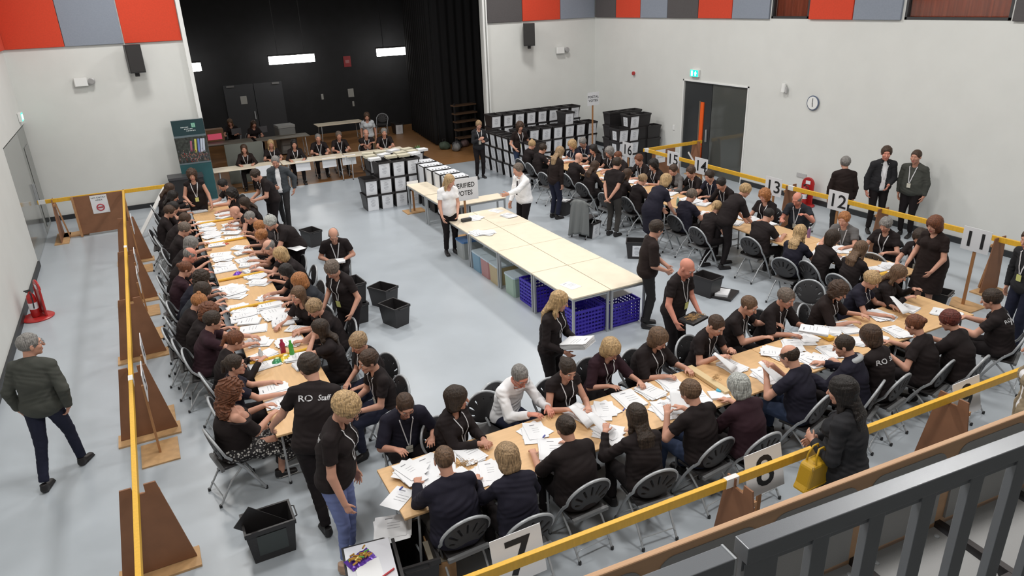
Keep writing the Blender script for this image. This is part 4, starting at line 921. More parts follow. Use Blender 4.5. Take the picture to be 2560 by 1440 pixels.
def label_mesh(sc_=1.):
    mb = MB(); mb.box((0, 0, 0), (.25*sc_, .004, .33*sc_), mi=0)
    for i in range(7): mb.box((0, -.003, .10-.03*i), (.12*(1 if i % 3 else .6), .001, .008), mi=1)
    return mb.mesh('label', [LABELM, mat('label_print', (.28, .29, .33), .8)])
LB_ME = label_mesh(1.15); LB2_ME = label_mesh(.82)
HN_ME = MB().tube([(-.10, 0, 0), (-.09, -.03, .0), (.09, -.03, 0), (.10, 0, 0)], .007, 6).mesh('handle', PLASTB)
def crate(x, y, z, rz, label, group=None, lab=(0,), handle=True, lean=0, sc_=1.):
    t = empty('ballot_box', (x, y, z), rz, label, 'ballot box', group); t.rotation_euler = (lean, 0, rz)
    if sc_ != 1.: t.scale = (sc_, sc_, sc_)
    link('shell', CR_ME, t); slope = math.atan2(.25*.16, .37)
    if 0 in lab: link('label', LB_ME, t, (0, -.236, .192), (.108, 0, 0))
    if 1 in lab: link('label', LB2_ME, t, (-.172, 0, .20), (.078, 0, -PI/2))
    if handle: link('handle', HN_ME, t, (0, -.26, .39)); 
    return t
# big store of boxes by the back wall
ordn = ('bottom', 'second', 'third', 'fourth', 'fifth', 'sixth'); colw = ('first', 'second', 'third', 'fourth', 'fifth', 'sixth', 'seventh', 'eighth', 'ninth', 'tenth')
rr = random.Random(5)
for c_ in range(8):
    for l_ in range(3 if c_ < 7 else 2): crate(9.60+.02*rr.random()+.02*c_, 20.05-.41*c_, l_*.385, -PI/2, 'labelled black ballot box facing the stage gap, %s from the back wall, %s layer' % (colw[c_], ordn[l_]), 'ballot boxes in the store by the back wall')
for c_ in range(8):
    for l_ in range(4): crate(9.98+.42*c_, 20.75-.02*rr.random(), l_*.385, 0, 'labelled black ballot box against the back wall, %s from the stage opening, %s layer' % (colw[c_], ordn[l_]), 'ballot boxes in the store by the back wall')
for c_ in range(7):
    for l_ in range((3, 3, 3, 3, 4, 3, 3)[c_]): crate(10.35+.43*c_, 19.75-.04*rr.random(), l_*.385, .03*rr.random(), 'labelled black ballot box of the middle row, %s from the left, %s layer' % (colw[c_], ordn[l_]), 'ballot boxes in the store by the back wall')
for c_ in range(4):
    for l_ in range((3, 4, 4, 3)[c_]): crate(12.9+.36*c_, 17.95-.05*c_, l_*.385, (PI/2 if c_ > 1 else 0), '%s black ballot box right of the store, %s from the left, %s layer' % ('labelled' if c_ < 2 else 'plain', colw[c_], ordn[l_]), 'separate stacks right of the box store', lab=(0, 1) if c_ < 2 else ())
for c_ in range(3):
    for l_ in range((4, 4, 4)[c_]): crate(13.15+.36*c_, 18.65, l_*.385, PI/2, 'plain black ballot box in the rear right stacks, %s from the left, %s layer' % (colw[c_], ordn[l_]), 'separate stacks right of the box store', lab=())
# centre stacks
for c_, (x, n_) in enumerate(((4.88, 2), (5.27, 3), (5.66, 3), (6.05, 3), (6.44, 2))):
    for l_ in range(n_): crate(x, 17.75, l_*.405, 0, 'labelled ballot box, central stack front row, %s from left, %s layer' % (colw[c_], ordn[l_]), 'central stack of ballot boxes')
    if c_ > 0:
        for l_ in range(3): crate(x, 18.45, l_*.405, 0, 'labelled ballot box, central stack back row, %s from left, %s layer' % (colw[c_-1], ordn[l_]), 'central stack of ballot boxes')
for k in range(5):
    for l_ in range(2): crate(6.86, 17.75+.40*k, l_*.40, -PI/2, 'ballot box in row right of central stack, %s from near end, %s layer' % (colw[k], ordn[l_]), 'row of boxes lined with white posters')
WP = mat('white_poster_card', (.70, .72, .76), .7)
for k in range(5):
    t = empty('poster_box', (6.42-.01*k, 15.55+.52*k, .0), 0, 'tall box lined with a white poster, %s from the near end' % colw[k], 'box', 'boxes lined with white posters')
    MB().box((0, 0, .54), (.52, .36, 1.08)).obj('carton', PLASTB, t); MB().box((-.265, .02, .72), (.008, .30, .66)).obj('white_poster', WP, t); MB().box((0, -.184, .72), (.46, .008, .66)).obj('white_poster', WP, t)
    MB().box((0, 0, 1.086), (.52, .36, .012)).obj('folded_lid', WP, t); mb = MB()
    for q in range(6): mb.box((-.21+.084*q, -.12, 1.094), (.03, .05, .006))
    mb.obj('clip_row', INK, t)
PLANTG = mat('plant_green', (.03, .12, .025), .6)
t = empty('potted_plant', (6.86, 19.3, .815), 0, 'small green plant on top of the central box stack', 'plant'); MB().cyl((0, 0, 0), .07, .12, 12, r2=.09).obj('pot', GREYP, t, smooth=40)
mb = MB(); rr = random.Random(9)
for i in range(26):
    a = rr.random()*2*PI; l_ = rr.uniform(.12, .26); e = np.array([math.cos(a)*l_*.6, math.sin(a)*l_*.6, .12+l_]); s0 = np.array([0, 0, .12]); sdv = nrm(np.array([-math.sin(a), math.cos(a), 0]))*.02; mid = (s0+e)/2+[0, 0, .04]
    mb.add([s0, mid-sdv, e, mid+sdv], [(0, 1, 2, 3)])
mb.obj('leaves', PLANTG, t)
mb = MB()
CREAM = mat('cream_card', (.62, .58, .45), .6)
for i in range(14):
    if i == 4: continue
    x, y = 5.2+.36*(i % 5)+rr.uniform(-.05, .05), 17.95+.36*(i//5)+rr.uniform(-.05, .05)
    MB().box((0, 0, .0), (.30, .22, .06)).obj('paper_bundle', CREAM if i % 3 else PAPER, loc=(x, y, 1.25+.0), rot=rr.uniform(-.4, .4), label='cream paper bundle on top of the central box stack, %s %s' % (('front', 'middle', 'back')[i//5], colw[i % 5]), cat='paper bundle', group='bundles on the central box stack')
# loose boxes on the floor
def loose(px, py, rz, label, lab=(), **k):
    p_ = G(px, py, .0); k.setdefault('sc_', .86); return crate(p_[0], p_[1], 0, rz, label, None, lab, **k)
b1 = loose(684, 1370, PI/2, 'large open black ballot box on the floor left of the woman in pale jeans', lab=(), sc_=.92)
MB().box((-.172, 0, .22), (.006, .30, .26), R=roty(-.08)).obj('grey_panel', mat('box_panel_grey', (.05, .06, .06), .5), b1)
MB().bar((.0, -.1, .20), (.0, .25, .52), .27, .01, up=(1, 0, 0)).obj('folded_lid', PLASTB, b1)
loose(990, 808, .35, 'open black ballot box, nearer of the two alone on the floor in the centre'); loose(962, 762, .5, 'open black ballot box, farther of the two alone on the floor in the centre')
loose(1404, 535, .5, 'black ballot box filled with bundled papers near the draped chair'); loose(1472, 590, .35, 'black ballot box with white side label standing between the rows', lab=(0,)); loose(1592, 642, .9, 'black ballot box with white label left of the tall standing man', lab=(1,))
loose(1765, 735, .2, 'black ballot box on the floor behind the bald man with the tray'); loose(836, 650, .1, 'black box beside the seated bald man with a tray'); loose(2330, 775, .3, 'black ballot box at the end of the right tables', lab=(0,)); loose(782, 612, .3, 'black ballot box standing left of the seated bald man')
q_ = loose(893, 800, .1, 'black slotted box held up before the grey-haired woman'); q_.location.z = .37; loose(893, 800, .1, 'black ballot box under the slotted box near the grey-haired woman')
pb = G(1404, 535, 0)
for i in range(5): MB().box((0, 0, 0), (.09, .26, .07)).obj('paper_bundle', PAPER, loc=(pb[0]-.12+.06*i, pb[1]+.02*(i % 2), .32+.012*(i % 2)), rot=.5, label='banded paper bundle in the floor box by the draped chair, %s from the left' % colw[i], cat='paper bundle', group='bundles in the floor box')
t = empty('paper_tray', G(1812, 738, 0), .5, 'flat black tray with white papers on the floor', 'tray'); MB().box((0, 0, .02), (.48, .36, .04)).obj('tray', PLASTB, t); MB().box((-.04, .03, .06), (.30, .22, .04), R=rotz(.15)).obj('papers', PAPER, t)
# foreground cluster at the head of the front table
p_ = G(955, 1470, .0); X0, Y0 = 1.08, 4.98
fb = crate(X0, Y0, 0, -.15, 'black ballot box with a tray of papers and sweets on top beside the front table', None, (0,), sc_=1.22); fb.location = (.98, 4.83, 0)
crate(1.36, 4.98, 0, -.12, 'open black ballot box between the paper tray and the front table leg', None, (), sc_=1.12)
MB().box((0, 0, 0), (.40, .50, .012)).obj('tray_lid', mat('white_plastic_tray', (.66, .67, .72), .35), loc=(.97, 4.86, .53), rot=-.15, label='white plastic tray lid on the foreground black box', cat='tray', bevel=.004)
MB().box((0, 0, 0), (.21, .30, .004)).obj('printed_sheet', PAPER, loc=(.93, 4.74, .540), rot=-.1, label='printed sheet under the sweets on the foreground tray', cat='sheet')
MB().box((0, 0, 0), (.20, .012, .012)).obj('red_pen', mat('pen_red', (.45, .03, .04), .4), loc=(1.03, 4.64, .548), rot=.35, label='red marker along the edge of the foreground tray', cat='pen')
t = empty('sweet_bag', (.90, 4.93, .537), .3, 'open purple bag of gold and green sweets on the foreground tray', 'bag')
mb = MB(); mb.grid(lambda u, v: np.array([(u-.5)*.24, (v-.5)*.16, .035*math.sin(PI*u)*math.sin(PI*v)+.004+.006*math.sin(17*u+9*v)]), 10, 8); mb.obj('wrapper', mat('sweet_purple', (.10, .03, .33), .25, .3), t, smooth=180)
rr = random.Random(4); mb = MB()
for i in range(26): mb.box((rr.uniform(-.09, .10), rr.uniform(-.06, .06), .045+rr.uniform(0, .015)), (.045, .012, .010), R=rotz(rr.uniform(-1, .6)), mi=rr.choice((0, 0, 0, 1, 2)))
mb.obj('sweets', [mat('sweet_gold', (.5, .27, .05), .3, .4), mat('sweet_green', (.1, .35, .07), .3), mat('sweet_yellow', (.7, .6, .2), .4)], t)
t = empty('cardboard_box', (1.62, 4.93, 0), -.12, 'brown cardboard box with folded flap under the front table end', 'box')
mb = MB(); mb.box((0, 0, .17), (.20, .42, .34)); mb.obj('carton', mat('cardboard', (.34, .19, .085), .8, noise=.1), t); MB().box((-.02, -.05, .36), (.22, .28, .012), R=rotx(.12)).obj('flap', mat('cardboard_grey', (.25, .22, .17), .8), t)
MB().box((0, 0, .14), (.32, .12, .28)).obj('cardboard_box', mat('cardboard', (.34, .19, .085), .8), loc=(.98, 6.52, 0), rot=-.1, label='plain cardboard box standing under the near end of the left table', cat='box')

# tubs and baskets under the island
def tub(x, y, col, label, lidc=None):
    t = empty('storage_tub', (x, y, 0), 0, label, 'tub', 'clear tubs under the island')
    MB().box((0, 0, .18), (.46, .36, .36), ch=.03, taper=1.06).obj('tub', mat('tub_'+label.split()[0], col, .35), t); MB().box((0, 0, .375), (.50, .40, .03), ch=.03).obj('lid', lidc or mat('tub_lid_blue', (.08, .2, .45), .35), t)
WTUB = mat('tub_lid_clear', (.50, .60, .68), .3)
tub(5.56, 12.95, (.36, .38, .38), 'grey tub under the far end of the island'); tub(5.52, 12.05, (.16, .30, .42), 'blue clear tub under the island', WTUB); tub(5.52, 11.66, (.42, .20, .20), 'pink clear tub under the island', WTUB); tub(5.52, 11.27, (.45, .36, .20), 'sand clear tub under the island', WTUB); tub(5.52, 10.62, (.32, .44, .36), 'mint clear tub under the island', WTUB)
PURP = mat('purple_plastic', (.045, .024, .42), .45)
def basket(x, y, sx_, sy_, h, label):
    t = empty('basket', (x, y, 0), 0, label, 'basket', 'purple baskets under the island'); mb = MB(); th = .012
    for k in range(7):
        z = .04+k*(h-.04)/6
        for (cx, cy, ax, ay) in ((0, -sy_/2, sx_, th), (0, sy_/2, sx_, th), (-sx_/2, 0, th, sy_), (sx_/2, 0, th, sy_)): mb.box((cx, cy, z), (ax, ay, .030))
    nx, ny = int(sx_/.06), int(sy_/.06)
    for i in range(nx+1):
        for s_ in (-1, 1): mb.box((-sx_/2+sx_*i/nx, s_*sy_/2, h/2+.01), (.016, th*.8, h-.02))
    for i in range(ny+1):
        for s_ in (-1, 1): mb.box((s_*sx_/2, -sy_/2+sy_*i/ny, h/2+.01), (th*.8, .016, h-.02))
    mb.box((0, 0, .01), (sx_-.02, sy_-.02, .02)); mb.obj('lattice', PURP, t)
    mb = MB()
    for (cx, cy, ax, ay) in ((0, -sy_/2, sx_+.02, .02), (0, sy_/2, sx_+.02, .02), (-sx_/2, 0, .02, sy_), (sx_/2, 0, .02, sy_)): mb.box((cx, cy, h+.015), (ax, ay, .03))
    mb.obj('rim', PURP, t)
basket(5.60, 9.98, .54, .62, .42, 'purple lattice basket under the middle of the island'); basket(5.62, 8.80, .54, .60, .42, 'purple lattice basket under the near left desk of the island'); basket(6.28, 8.80, .60, .60, .38, 'purple lattice basket under the near right desk of the island'); basket(6.30, 9.7, .60, .60, .42, 'purple lattice basket deep under the right side of the island')
MB().box((0, 0, 0), (.50, .40, .012)).obj('white_board', PAPER, loc=(6.30, 8.86, .440), rot=.05, label='white flat board resting on a purple basket', cat='board')
# fire extinguishers
def ext(x, y, rz, label, small=False):
    t = empty('fire_extinguisher', (x, y, 0), rz, label, 'extinguisher'); t.scale = (.85, .85, .85); RD = mat('extinguisher_red', (.42, .02, .02), .3)
    mb = MB(); mb.lathe([(.30, .0), (.31, .02), (.28, .04)], (0, 0, 0), 24) if not small else mb.box((0, 0, .02), (.3, .3, .04)); mb.obj('stand_base', RD, t, smooth=40)
    mb = MB(); pts = [(-.17, .12, .03), (-.17, .13, .62)]+[(-.17*math.cos(q), .14, .62+.17*math.sin(q)) for q in np.linspace(0, PI, 12)]+[(.17, .13, .62), (.17, .12, .03)]; mb.tube(pts, .022, 8); 
    mb.prism([(-.16, .05), (-.16, .62)]+[(-.16*math.cos(q), .62+.16*math.sin(q)) for q in np.linspace(.2, PI-.2, 9)]+[(.16, .62), (.16, .05)], .01, (0, .13, 0)); mb.obj('back_board', RD, t, smooth=40)
    for x_ in ((-.0,) if not small else (0,)):
        mb = MB(); mb.lathe([(.082, .05), (.085, .07), (.085, .46), (.07, .52), (.03, .56), (.025, .60)], (x_, -.02, 0), 18); o = mb.obj('cylinder', RD, t, smooth=40)
        MB().cyl((x_, -.02, .22), .0865, .14, 18).obj('label', LABELM, o, smooth=40)
        mb = MB(); mb.box((x_, -.05, .63), (.03, .12, .02)); mb.box((x_, -.04, .60), (.03, .09, .02)); mb.tube([(x_, -.02, .58), (x_+.09, -.02, .57), (x_+.12, -.03, .42), (x_+.10, -.04, .25)], .012, 8); mb.obj('valve_and_hose', GREYP, o, smooth=60)
    MB().box((0, .118, .66), (.14, .006, .10)).obj('sign', LABELM, t)
ext(-2.36, 14.25, -1.2, 'red fire extinguisher on a red stand by the left wall'); ext(14.0, 11.75, -PI/2+.2, 'red extinguisher stand against the right wall')
# ------------------------------------------------------------------ gallery rail and tip-up seat row in the foreground
GR = mat('gallery_steel', (.150, .160, .175), .34, .2, bump=.05, bscale=500, spec=.6); SEATG = mat('seat_grey_shell', (.30, .30, .30), .55, bump=.15, bscale=300); WOODG = mat('gallery_wood', (.50, .30, .17), .5, noise=.07, nscale=3, stretch=(.5, 8, 8)); DST = mat('seat_steel', (.03, .025, .025), .4, .4)
t = empty('wooden_bench_back', (0, 1.775, 0), -.066, 'long wooden board capping the row of grey seats in the foreground', 'board')
MB().box((4.6, 0, 2.72), (9.6, .028, .56)).obj('board', WOODG, t, bevel=.006)
def seatm():
    mb = MB(); poly = []; w_, h_ = .245, .40
    for cx, cz, a0 in ((w_-.07, h_-.07, 0), (-w_+.07, h_-.07, PI/2)): poly += [(cx+.07*math.cos(a0+q), cz+.07*math.sin(a0+q)) for q in np.linspace(0, PI/2, 6)]
    poly += [(-w_, -.02), (w_, -.02)]; mb.prism(poly[::-1], .014); return mb
sb = seatm().mesh('seat_back', SEATG); mb = MB(); poly = [(-.245, 0), (.245, 0), (.245, -.32), (.17, -.40), (-.17, -.40), (-.245, -.32)]
n = len(poly); mb.add([(x, y, .0) for x, y in poly]+[(x, y, .018) for x, y in poly], [tuple(range(n)), tuple(range(2*n-1, n-1, -1))]+[((k+1) % n, k, n+k, n+(k+1) % n) for k in range(n)]); sp = mb.mesh('seat_pan', SEATG)
mb = MB()
for bx, by in ((-.20, -.05), (.20, -.05), (-.15, -.34), (.15, -.34)): mb.lathe([(.013, 0), (.013, .004), (.007, .008)], (bx, by, .018), 10)
bo = mb.mesh('bolts', CHROME, 50); fr = MB()
fr.box((-.28, -.18, -.06), (.035, .50, .06)); fr.box((0, -.38, -.05), (.52, .03, .05)); fr.box((-.28, -.40, -.5), (.035, .05, .9)); fr = fr.mesh('seat_frame', DST)
ordx = ('leftmost', 'second from the left', 'third from the left', 'fourth from the left', 'fifth from the left', 'sixth from the left', 'seventh from the left', 'eighth from the left', 'ninth from the left')
for i in range(9):
    x = .86+.565*i; y = 1.752-.066*x; z = 2.56
    t = empty('gallery_seat', (x+.245, y-.012, z), -.066, 'grey moulded seat of the foreground gallery row, '+ordx[i], 'seat', 'grey seats of the gallery row')
    link('seat_back', sb, t, (0, 0, .0), (-.02, 0, 0)); link('seat_pan', sp, t, (0, -.01, -.06), (.05, 0, 0)); link('bolts', bo, t, (0, -.01, -.06), (.05, 0, 0)); link('seat_frame', fr, t)
S('floor', [(-3.2, -3.2, 2.30, 14.5, .62, 2.42)], mat('gallery_floor', (.07, .07, .072), .7))
mb = MB(); mb.box((3.0, .9, 1.95), (6.2, .04, .3)); mb.obj('gallery_beam', DST, label='dark steel beam under the foreground seats', cat='beam')
t = empty('handrail', (0, 0, 0), 0, 'dark steel gallery handrail, long right length with flat posts', 'railing')
a = np.array([.930, .830, 3.908]); b_ = np.array([3.0, .655, 3.908]); d = nrm(b_-a); RA = math.atan2(d[1], d[0]); mb = MB(); mb.bar(a, b_, .044, .044); mb.obj('top_rail', GR, t, bevel=.002)
mb = MB(); mb.bar(a-[0, 0, .036], b_-[0, 0, .036], .012, .03); mb.obj('under_rail', GR, t)
for k in range(12):
    c = a+d*(.05+.166*k); mb = MB(); mb.box(c-[0, 0, .52], (.048 if k else .09, .024, .98), R=rotz(RA)); mb.obj('post', GR, t, bevel=.002)
t = empty('handrail', (0, 0, 0), 0, 'dark steel gallery handrail, short left length ending at the joint', 'railing')
a2 = np.array([-.9, .965, 3.896]); b2 = np.array([.900, .833, 3.896]); MB().bar(a2, b2, .044, .044).obj('top_rail', GR, t, bevel=.002); d = nrm(b2-a2)
for k in range(9): c = b2-d*(.07+.166*k); MB().box(c-[0, 0, .52], (.048, .024, .98), R=rotz(RA)).obj('post', GR, t, bevel=.002)
MB().bar(b2-d*.004, b2+d*.001, .046, .046).obj('end_cap', CHROME, t)
# ------------------------------------------------------------------ the people
def p(px, py, h, short, where, **k): return person(short, px, py, h, where=where, short='the '+short, **k)
wl, wr_ = 'wall side of left table', 'inner side of left table'
le = ', left table'
# left table, wall side (facing the room)
A = dict(lan=0, hp=30)
p(424, 472, 5, 'woman with long brown hair farthest along', wl, hair='long', hc='brown', top='long', **A)
p(433, 491, -5, 'second farthest woman with long black hair', wl, hair='long', hc='black', **A)
p(435, 519, 8, 'dark-haired woman third from the far end', wl, hair='pony', hc='black', **A)
p(424, 529, -4, 'brown short-haired woman in black', 'far part of wall side of left table', hair='short', hc='brown', top='long', **A)
p(463, 549, 4, 'man with brown hair leaning well forward', wl, sx='m', hair='short', hc='brown', lean=32, **A)
p(462, 573, -6, 'large man with grey-brown hair and lanyard round his collar', wl, sx='m', hair='short', hc='greybrown', bulk=1.2, top='tee', lan=1, hp=32)
p(478, 610, 4, 'grey-haired woman in black', wl, hair='bob', hc='grey', lean=26, **A)
p(475, 638, 0, 'balding red-faced man', wl, sx='m', hair='bald', hc='grey', lean=26, skin='r', **A)
p(464, 673, 8, 'woman with dark red-brown hair tied up', wl, hair='bun', hc='auburn', col='plum', **A)
p(504, 697, -4, 'brown curly-haired woman in navy', wl, hair='curly', hc='dark', col='navy', lean=24, **A)
p(507, 728, 5, 'woman with dark bob bent over papers', wl, hair='bob', hc='dark', lean=26, col='slate', **A)
p(498, 756, 0, 'woman with blonde bun in orange scrunchie', wl, hair='topknot', hc='ginger', lean=22, hp=36)
p(522, 781, 0, 'ginger curly-haired woman by the pointing man', wl, hair='curly', hc='auburn', lean=20, hp=36)
p(533, 802, -6, 'young man in plum T-shirt pointing across papers', wl, sx='m', hair='short', hc='dark', col='plum', bulk=1.15, hp=14, L=(-.12, .66, .80), R=(.12, .60, .80))
p(588, 851, 8, 'woman with auburn ponytail', wl, hair='pony', hc='auburn', lean=16, hp=26, top='long', L=(-.1, .42, .80), R=(.16, .45, .86))
p(588, 912, 0, 'bespectacled woman with dark tied hair in navy', wl, hair='pony', hc='dark', specs=1, hp=4, hy=-18, lean=6, col='navy')
p(579, 979, 12, 'woman with big auburn curls and floral skirt', 'at near end of left table', hair='bigcurly', hc='auburn', top='offshoulder', legs='skirt', hp=4, hy=-12, lean=4, bulk=1.3, shoes='t', L=(-.10, .44, .84), R=(.12, .42, .82), knee=.5)
# left table, inner side
B = dict(hp=28)
p(557, 462, 200, 'bearded dark-haired man farthest along', wr_, sx='m', hair='short', hc='black', **B)
p(580, 485, 188, 'dark curly-haired woman near the bald man', wr_, hair='curly', hc='black', **B)
p(612, 508, 184, 'brown-haired woman behind the bald man', wr_, hair='long', hc='dark', **B)
p(588, 531, 180, 'bald man in black vest bending over the table', wr_, sx='m', hair='none', hc='grey', lean=34, top='sleeveless', **B)
p(625, 544, 184, 'man with cropped grey hair and lanyard', wr_, sx='m', hair='crop', hc='grey', lean=30, lan=1, **B)
p(649, 568, 178, 'small fair-haired person half hidden by the standing woman', wr_, hair='short', hc='ginger', **B)
p(654, 592, 182, 'ginger woman with short hair', wr_, hair='pixie', hc='ginger', lean=24, **B)
p(673, 618, 184, 'bald man in black T-shirt sorting papers', wr_, sx='m', hair='tonsure', hc='grey', lean=26, lan=1, skin='b', hp=30, L=(-.12, .60, .79), R=(.15, .58, .79))
p(702, 638, 180, 'blonde woman with shoulder-length hair', wr_, hair='bob', hc='blonde', lean=22, **B)
p(715, 680, 186, 'woman with long dark hair reaching over papers', wr_, hair='long', hc='black', lean=24, hp=28, L=(-.1, .62, .79), R=(.12, .6, .79))
p(749, 704, 176, 'strawberry blonde woman in grey-blue', wr_, hair='bob', hc='ginger', col='slate', lean=20, **B)
p(745, 738, 215, 'smiling young woman with long light brown hair', wr_, hair='long', hc='mid', lean=18, hp=6)
p(786, 770, 182, 'woman with short fair hair in dark top', wr_, hair='pixie', hc='fair', top='tee', lean=20, hp=30, lan=0, L=(-.2, .55, .79))
p(799, 823, 172, 'young woman with long dark hair, hands at her mouth', wr_, hair='long', hc='dark', lean=12, hp=8, skin='b', L=(-.05, .27, 1.12, .1, .1, .9), R=(.05, .27, 1.13, -.1, .1, .9))
p(896, 857, 200, 'light brown-haired person in printed T-shirt and lanyard', 'near end of left table', hair='pixie', hc='fair', lan=1, lean=12, hp=26, L=(-.12, .36, .66), R=(.10, .36, .66), col='black', lc='navy')
p(921, 903, 186, 'person with dark short hair and white lanyard collar', 'seated clear of the left table', sx='m', hair='short', hc='brown', lean=10, hp=14, lan=1, L=(-.12, .40, .66), R=(.12, .38, .66), lc='navy')
p(834, 588, 255, 'seated bald man with a tray on his lap', 'alone in the aisle', sx='m', hair='tonsure', hc='grey', lean=16, hp=38, lan=1, top='tee', badge='', L=(-.16, .30, .70), R=(.16, .30, .70), bulk=1.15)
_q = PEOPLE[-1]; _c = (_q['hands'][0]+_q['hands'][1])/2+_q['Rz']@np.array([0, .08, -.005])
MB().box((0, 0, 0), (.30, .20, .03)).obj('paper_tray', PAPER, loc=_c, rot=_q['rz'], label='white papers held by the seated bald man in the aisle', cat='paper')
# standing around the left table
p(774, 918, 92, 'man in black T-shirt lettered RO Staff', 'bending over near end of left table', pose='stand', sx='m', hair='short', hc='dark', back=1, side=14, lean=20, bulk=1.12, hp=26, hy=16, L=(-.36, .50, .95), R=(.35, .25, .86), ft=((-.05, -.18), (.22, .02)), lan=0, sc=1.08)
p(865, 1020, -35, 'woman with short blonde hair in black T-shirt and pale jeans', 'standing in the foreground', pose='stand', hair='pixie', hc='blonde', back=1, lc='paleblue', legs='cropped', bulk=1.22, hp=38, lean=8, specs=1, L=(-.24, .10, .82), R=(.30, .20, .86, 0, .4, -.8), shoes='s', sc=1.12, lan=1, badge='')
p(480, 437, 265, 'woman with curly brown hair and yellow badge', 'standing at far end of left table', pose='stand', hair='curly', hc='brown', top='sleeveless', lan=1, badge='y', hp=14, lean=12, bulk=1.2, L=(-.30, .28, .82), R=(.16, .35, 1.02))
p(639, 438, 195, 'dark-haired man bent forward in black T-shirt', 'standing by far end of left table', pose='stand', sx='m', hair='short', hc='dark', lan=1, badge='', lean=22, hp=34, bulk=1.2, L=(-.12, .45, 1.02), R=(.14, .42, 1.0))
p(689, 404, 250, 'man in open grey suit and white shirt', 'walking behind the left table', pose='stand', sx='m', hair='crop', hc='grey', top='jacket', col='greysuit', lc='charcoal', lean=4, hp=22, stride=.26, L=(-.30, -.02, .96), R=(.10, .30, 1.10, -.6, .5, .2), skin='c', sc=1.04)
p(676, 557, 195, 'silver-blonde woman leaning with outstretched arm', 'standing behind left table', pose='stand', hair='pixie', hc='silver', lean=36, hp=26, bulk=1.25, lan=1, badge='', L=(-.20, .62, .90), R=(.42, -.12, 1.12))
p(831, 673, 215, 'woman with short dark grey hair and long lanyard', 'standing by the slotted black box', pose='stand', hair='pixie', hc='greybrown', lean=14, hp=38, lan=1, badge='y', bulk=1.15, L=(-.26, .26, .93), R=(.28, .22, .93))
# officials behind the stage-edge tables
Cc = dict(hp=10, lan=1, skin='c')
p(610, 372, 262, 'woman with long brown hair in brown', 'behind left end of stage-edge tables', hair='long', hc='brown', top='long', col='brownblack', **Cc)
p(677, 360, 268, 'woman with long blonde hair', 'behind stage-edge tables', hair='long', hc='blonde', **Cc)
p(735, 360, 265, 'woman with long black hair in dark jumper', 'behind stage-edge tables', hair='long', hc='black', top='long', **Cc)
p(795, 345, 262, 'balding man with wide white lanyard', 'behind stage-edge tables', sx='m', hair='crop', hc='grey', **Cc)
p(847, 339, 264, 'dark-haired man in black shirt', 'middle of stage-edge tables', sx='m', hair='short', hc='greybrown', **Cc)
p(915, 334, 262, 'bald man with folded arms', 'behind stage-edge tables', sx='m', hair='tonsure', hc='grey', L=(.10, .30, .86), R=(-.10, .28, .88), bulk=1.15, **Cc)
p(960, 331, 258, 'grey-haired man with pink badge', 'right end of stage-edge tables', sx='m', hair='short', hc='grey', **Cc)
p(575, 306, 255, 'person with mid-brown hair at left laptop', 'in dim back of the stage', hair='long', hc='mid', skin='c')
p(634, 310, 280, 'person with dark brown hair at right laptop', 'in dim back of the stage', hair='long', hc='brown', skin='c')
p(917, 291, 255, 'woman in white top and pale trousers', 'standing at the dim back of the stage', pose='stand', hair='long', hc='brown', top='tee', col='pale', lc='khaki', hp=24, lean=12, skin='c')
p(1197, 312, 262, 'woman in dark suit reading a phone', 'standing at right edge of the stage opening', pose='stand', hair='bun', hc='fair', top='long', col='charcoal', lan=1, badge='w', hp=26, L=(-.10, .26, 1.12, .3, .5, .4), R=(.06, .30, 1.20, -.3, .5, .4), lc='black')
p(1300, 316, 262, 'woman in brown top and jeans with yellow badge', 'standing before the ballot box store', pose='stand', hair='curly', hc='brown', top='tee', col='brownblack', lc='jeans', lan=1, badge='y', hp=20, L=(-.22, .26, 1.02), R=(.22, .26, 1.02), bulk=1.1)
p(1295, 424, 188, 'man in white shirt and tie with outstretched hand', 'at far end of island', pose='stand', sx='m', hair='short', hc='greybrown', top='shirt', col='white', tie=1, lan=1, badge='', hp=12, L=(-.18, .55, 1.18, .1, .9, .1), R=(.22, .22, .84), lean=7, bulk=1.12, pz=None)
p(1124, 452, 268, 'woman with blonde hair in white T-shirt', 'standing at far left of the island', pose='stand', hair='long', hc='blonde', top='tee', col='white', hp=24, lean=6, hy=40, bulk=1.1, L=(-.1, .3, .95), R=(.24, .30, .80), lc='black')
# right table, aisle side
el = 'aisle side of right table'
E_ = dict(hp=26)
p(1330, 362, 5, 'woman with high blonde bun', 'far end of '+el, hair='topknot', hc='blonde', **E_)
p(1357, 372, 0, 'dark-haired man next to the blonde bun', el, sx='m', hair='short', hc='dark', **E_)
p(1447, 395, 5, 'man with fully shaved head', el, sx='m', hair='none', hc='grey', skin='b', bulk=1.1, **E_)
p(1487, 416, 8, 'woman with long brown hair beside the draped chair', el, hair='long', hc='brown', top='long', **E_)
p(1568, 436, 3, 'woman with long dark hair hidden behind the standing man', el, hair='long', hc='brown', top='long', **E_)
p(1607, 449, 0, 'woman with mid-brown tied hair', el, hair='bun', hc='fair', **E_)
p(1729, 489, 2, 'man with grey-brown hair in navy', el, sx='m', hair='short', hc='greybrown', col='navy', bulk=1.12, **E_)
p(1792, 518, 0, 'woman with blonde ponytail', el, hair='pony', hc='blonde', lean=20, hy=20, **E_)
p(1921, 539, 5, 'man with close-cropped dark hair', el, sx='m', hair='crop', hc='black', bulk=1.15, hp=36)
p(2000, 582, 12, 'woman with long wavy blonde hair in navy', el, hair='wavy', hc='blonde', col='navy', hp=18, hy=12)
p(2082, 596, -8, 'woman with short dark brown hair', 'near end of '+el, hair='bob', hc='dark', top='long', hy=-18, hp=14)
p(2152, 623, 0, 'woman with long two-tone brown hair', 'near end of '+el, hair='long', hc='mid', top='long', hp=24)
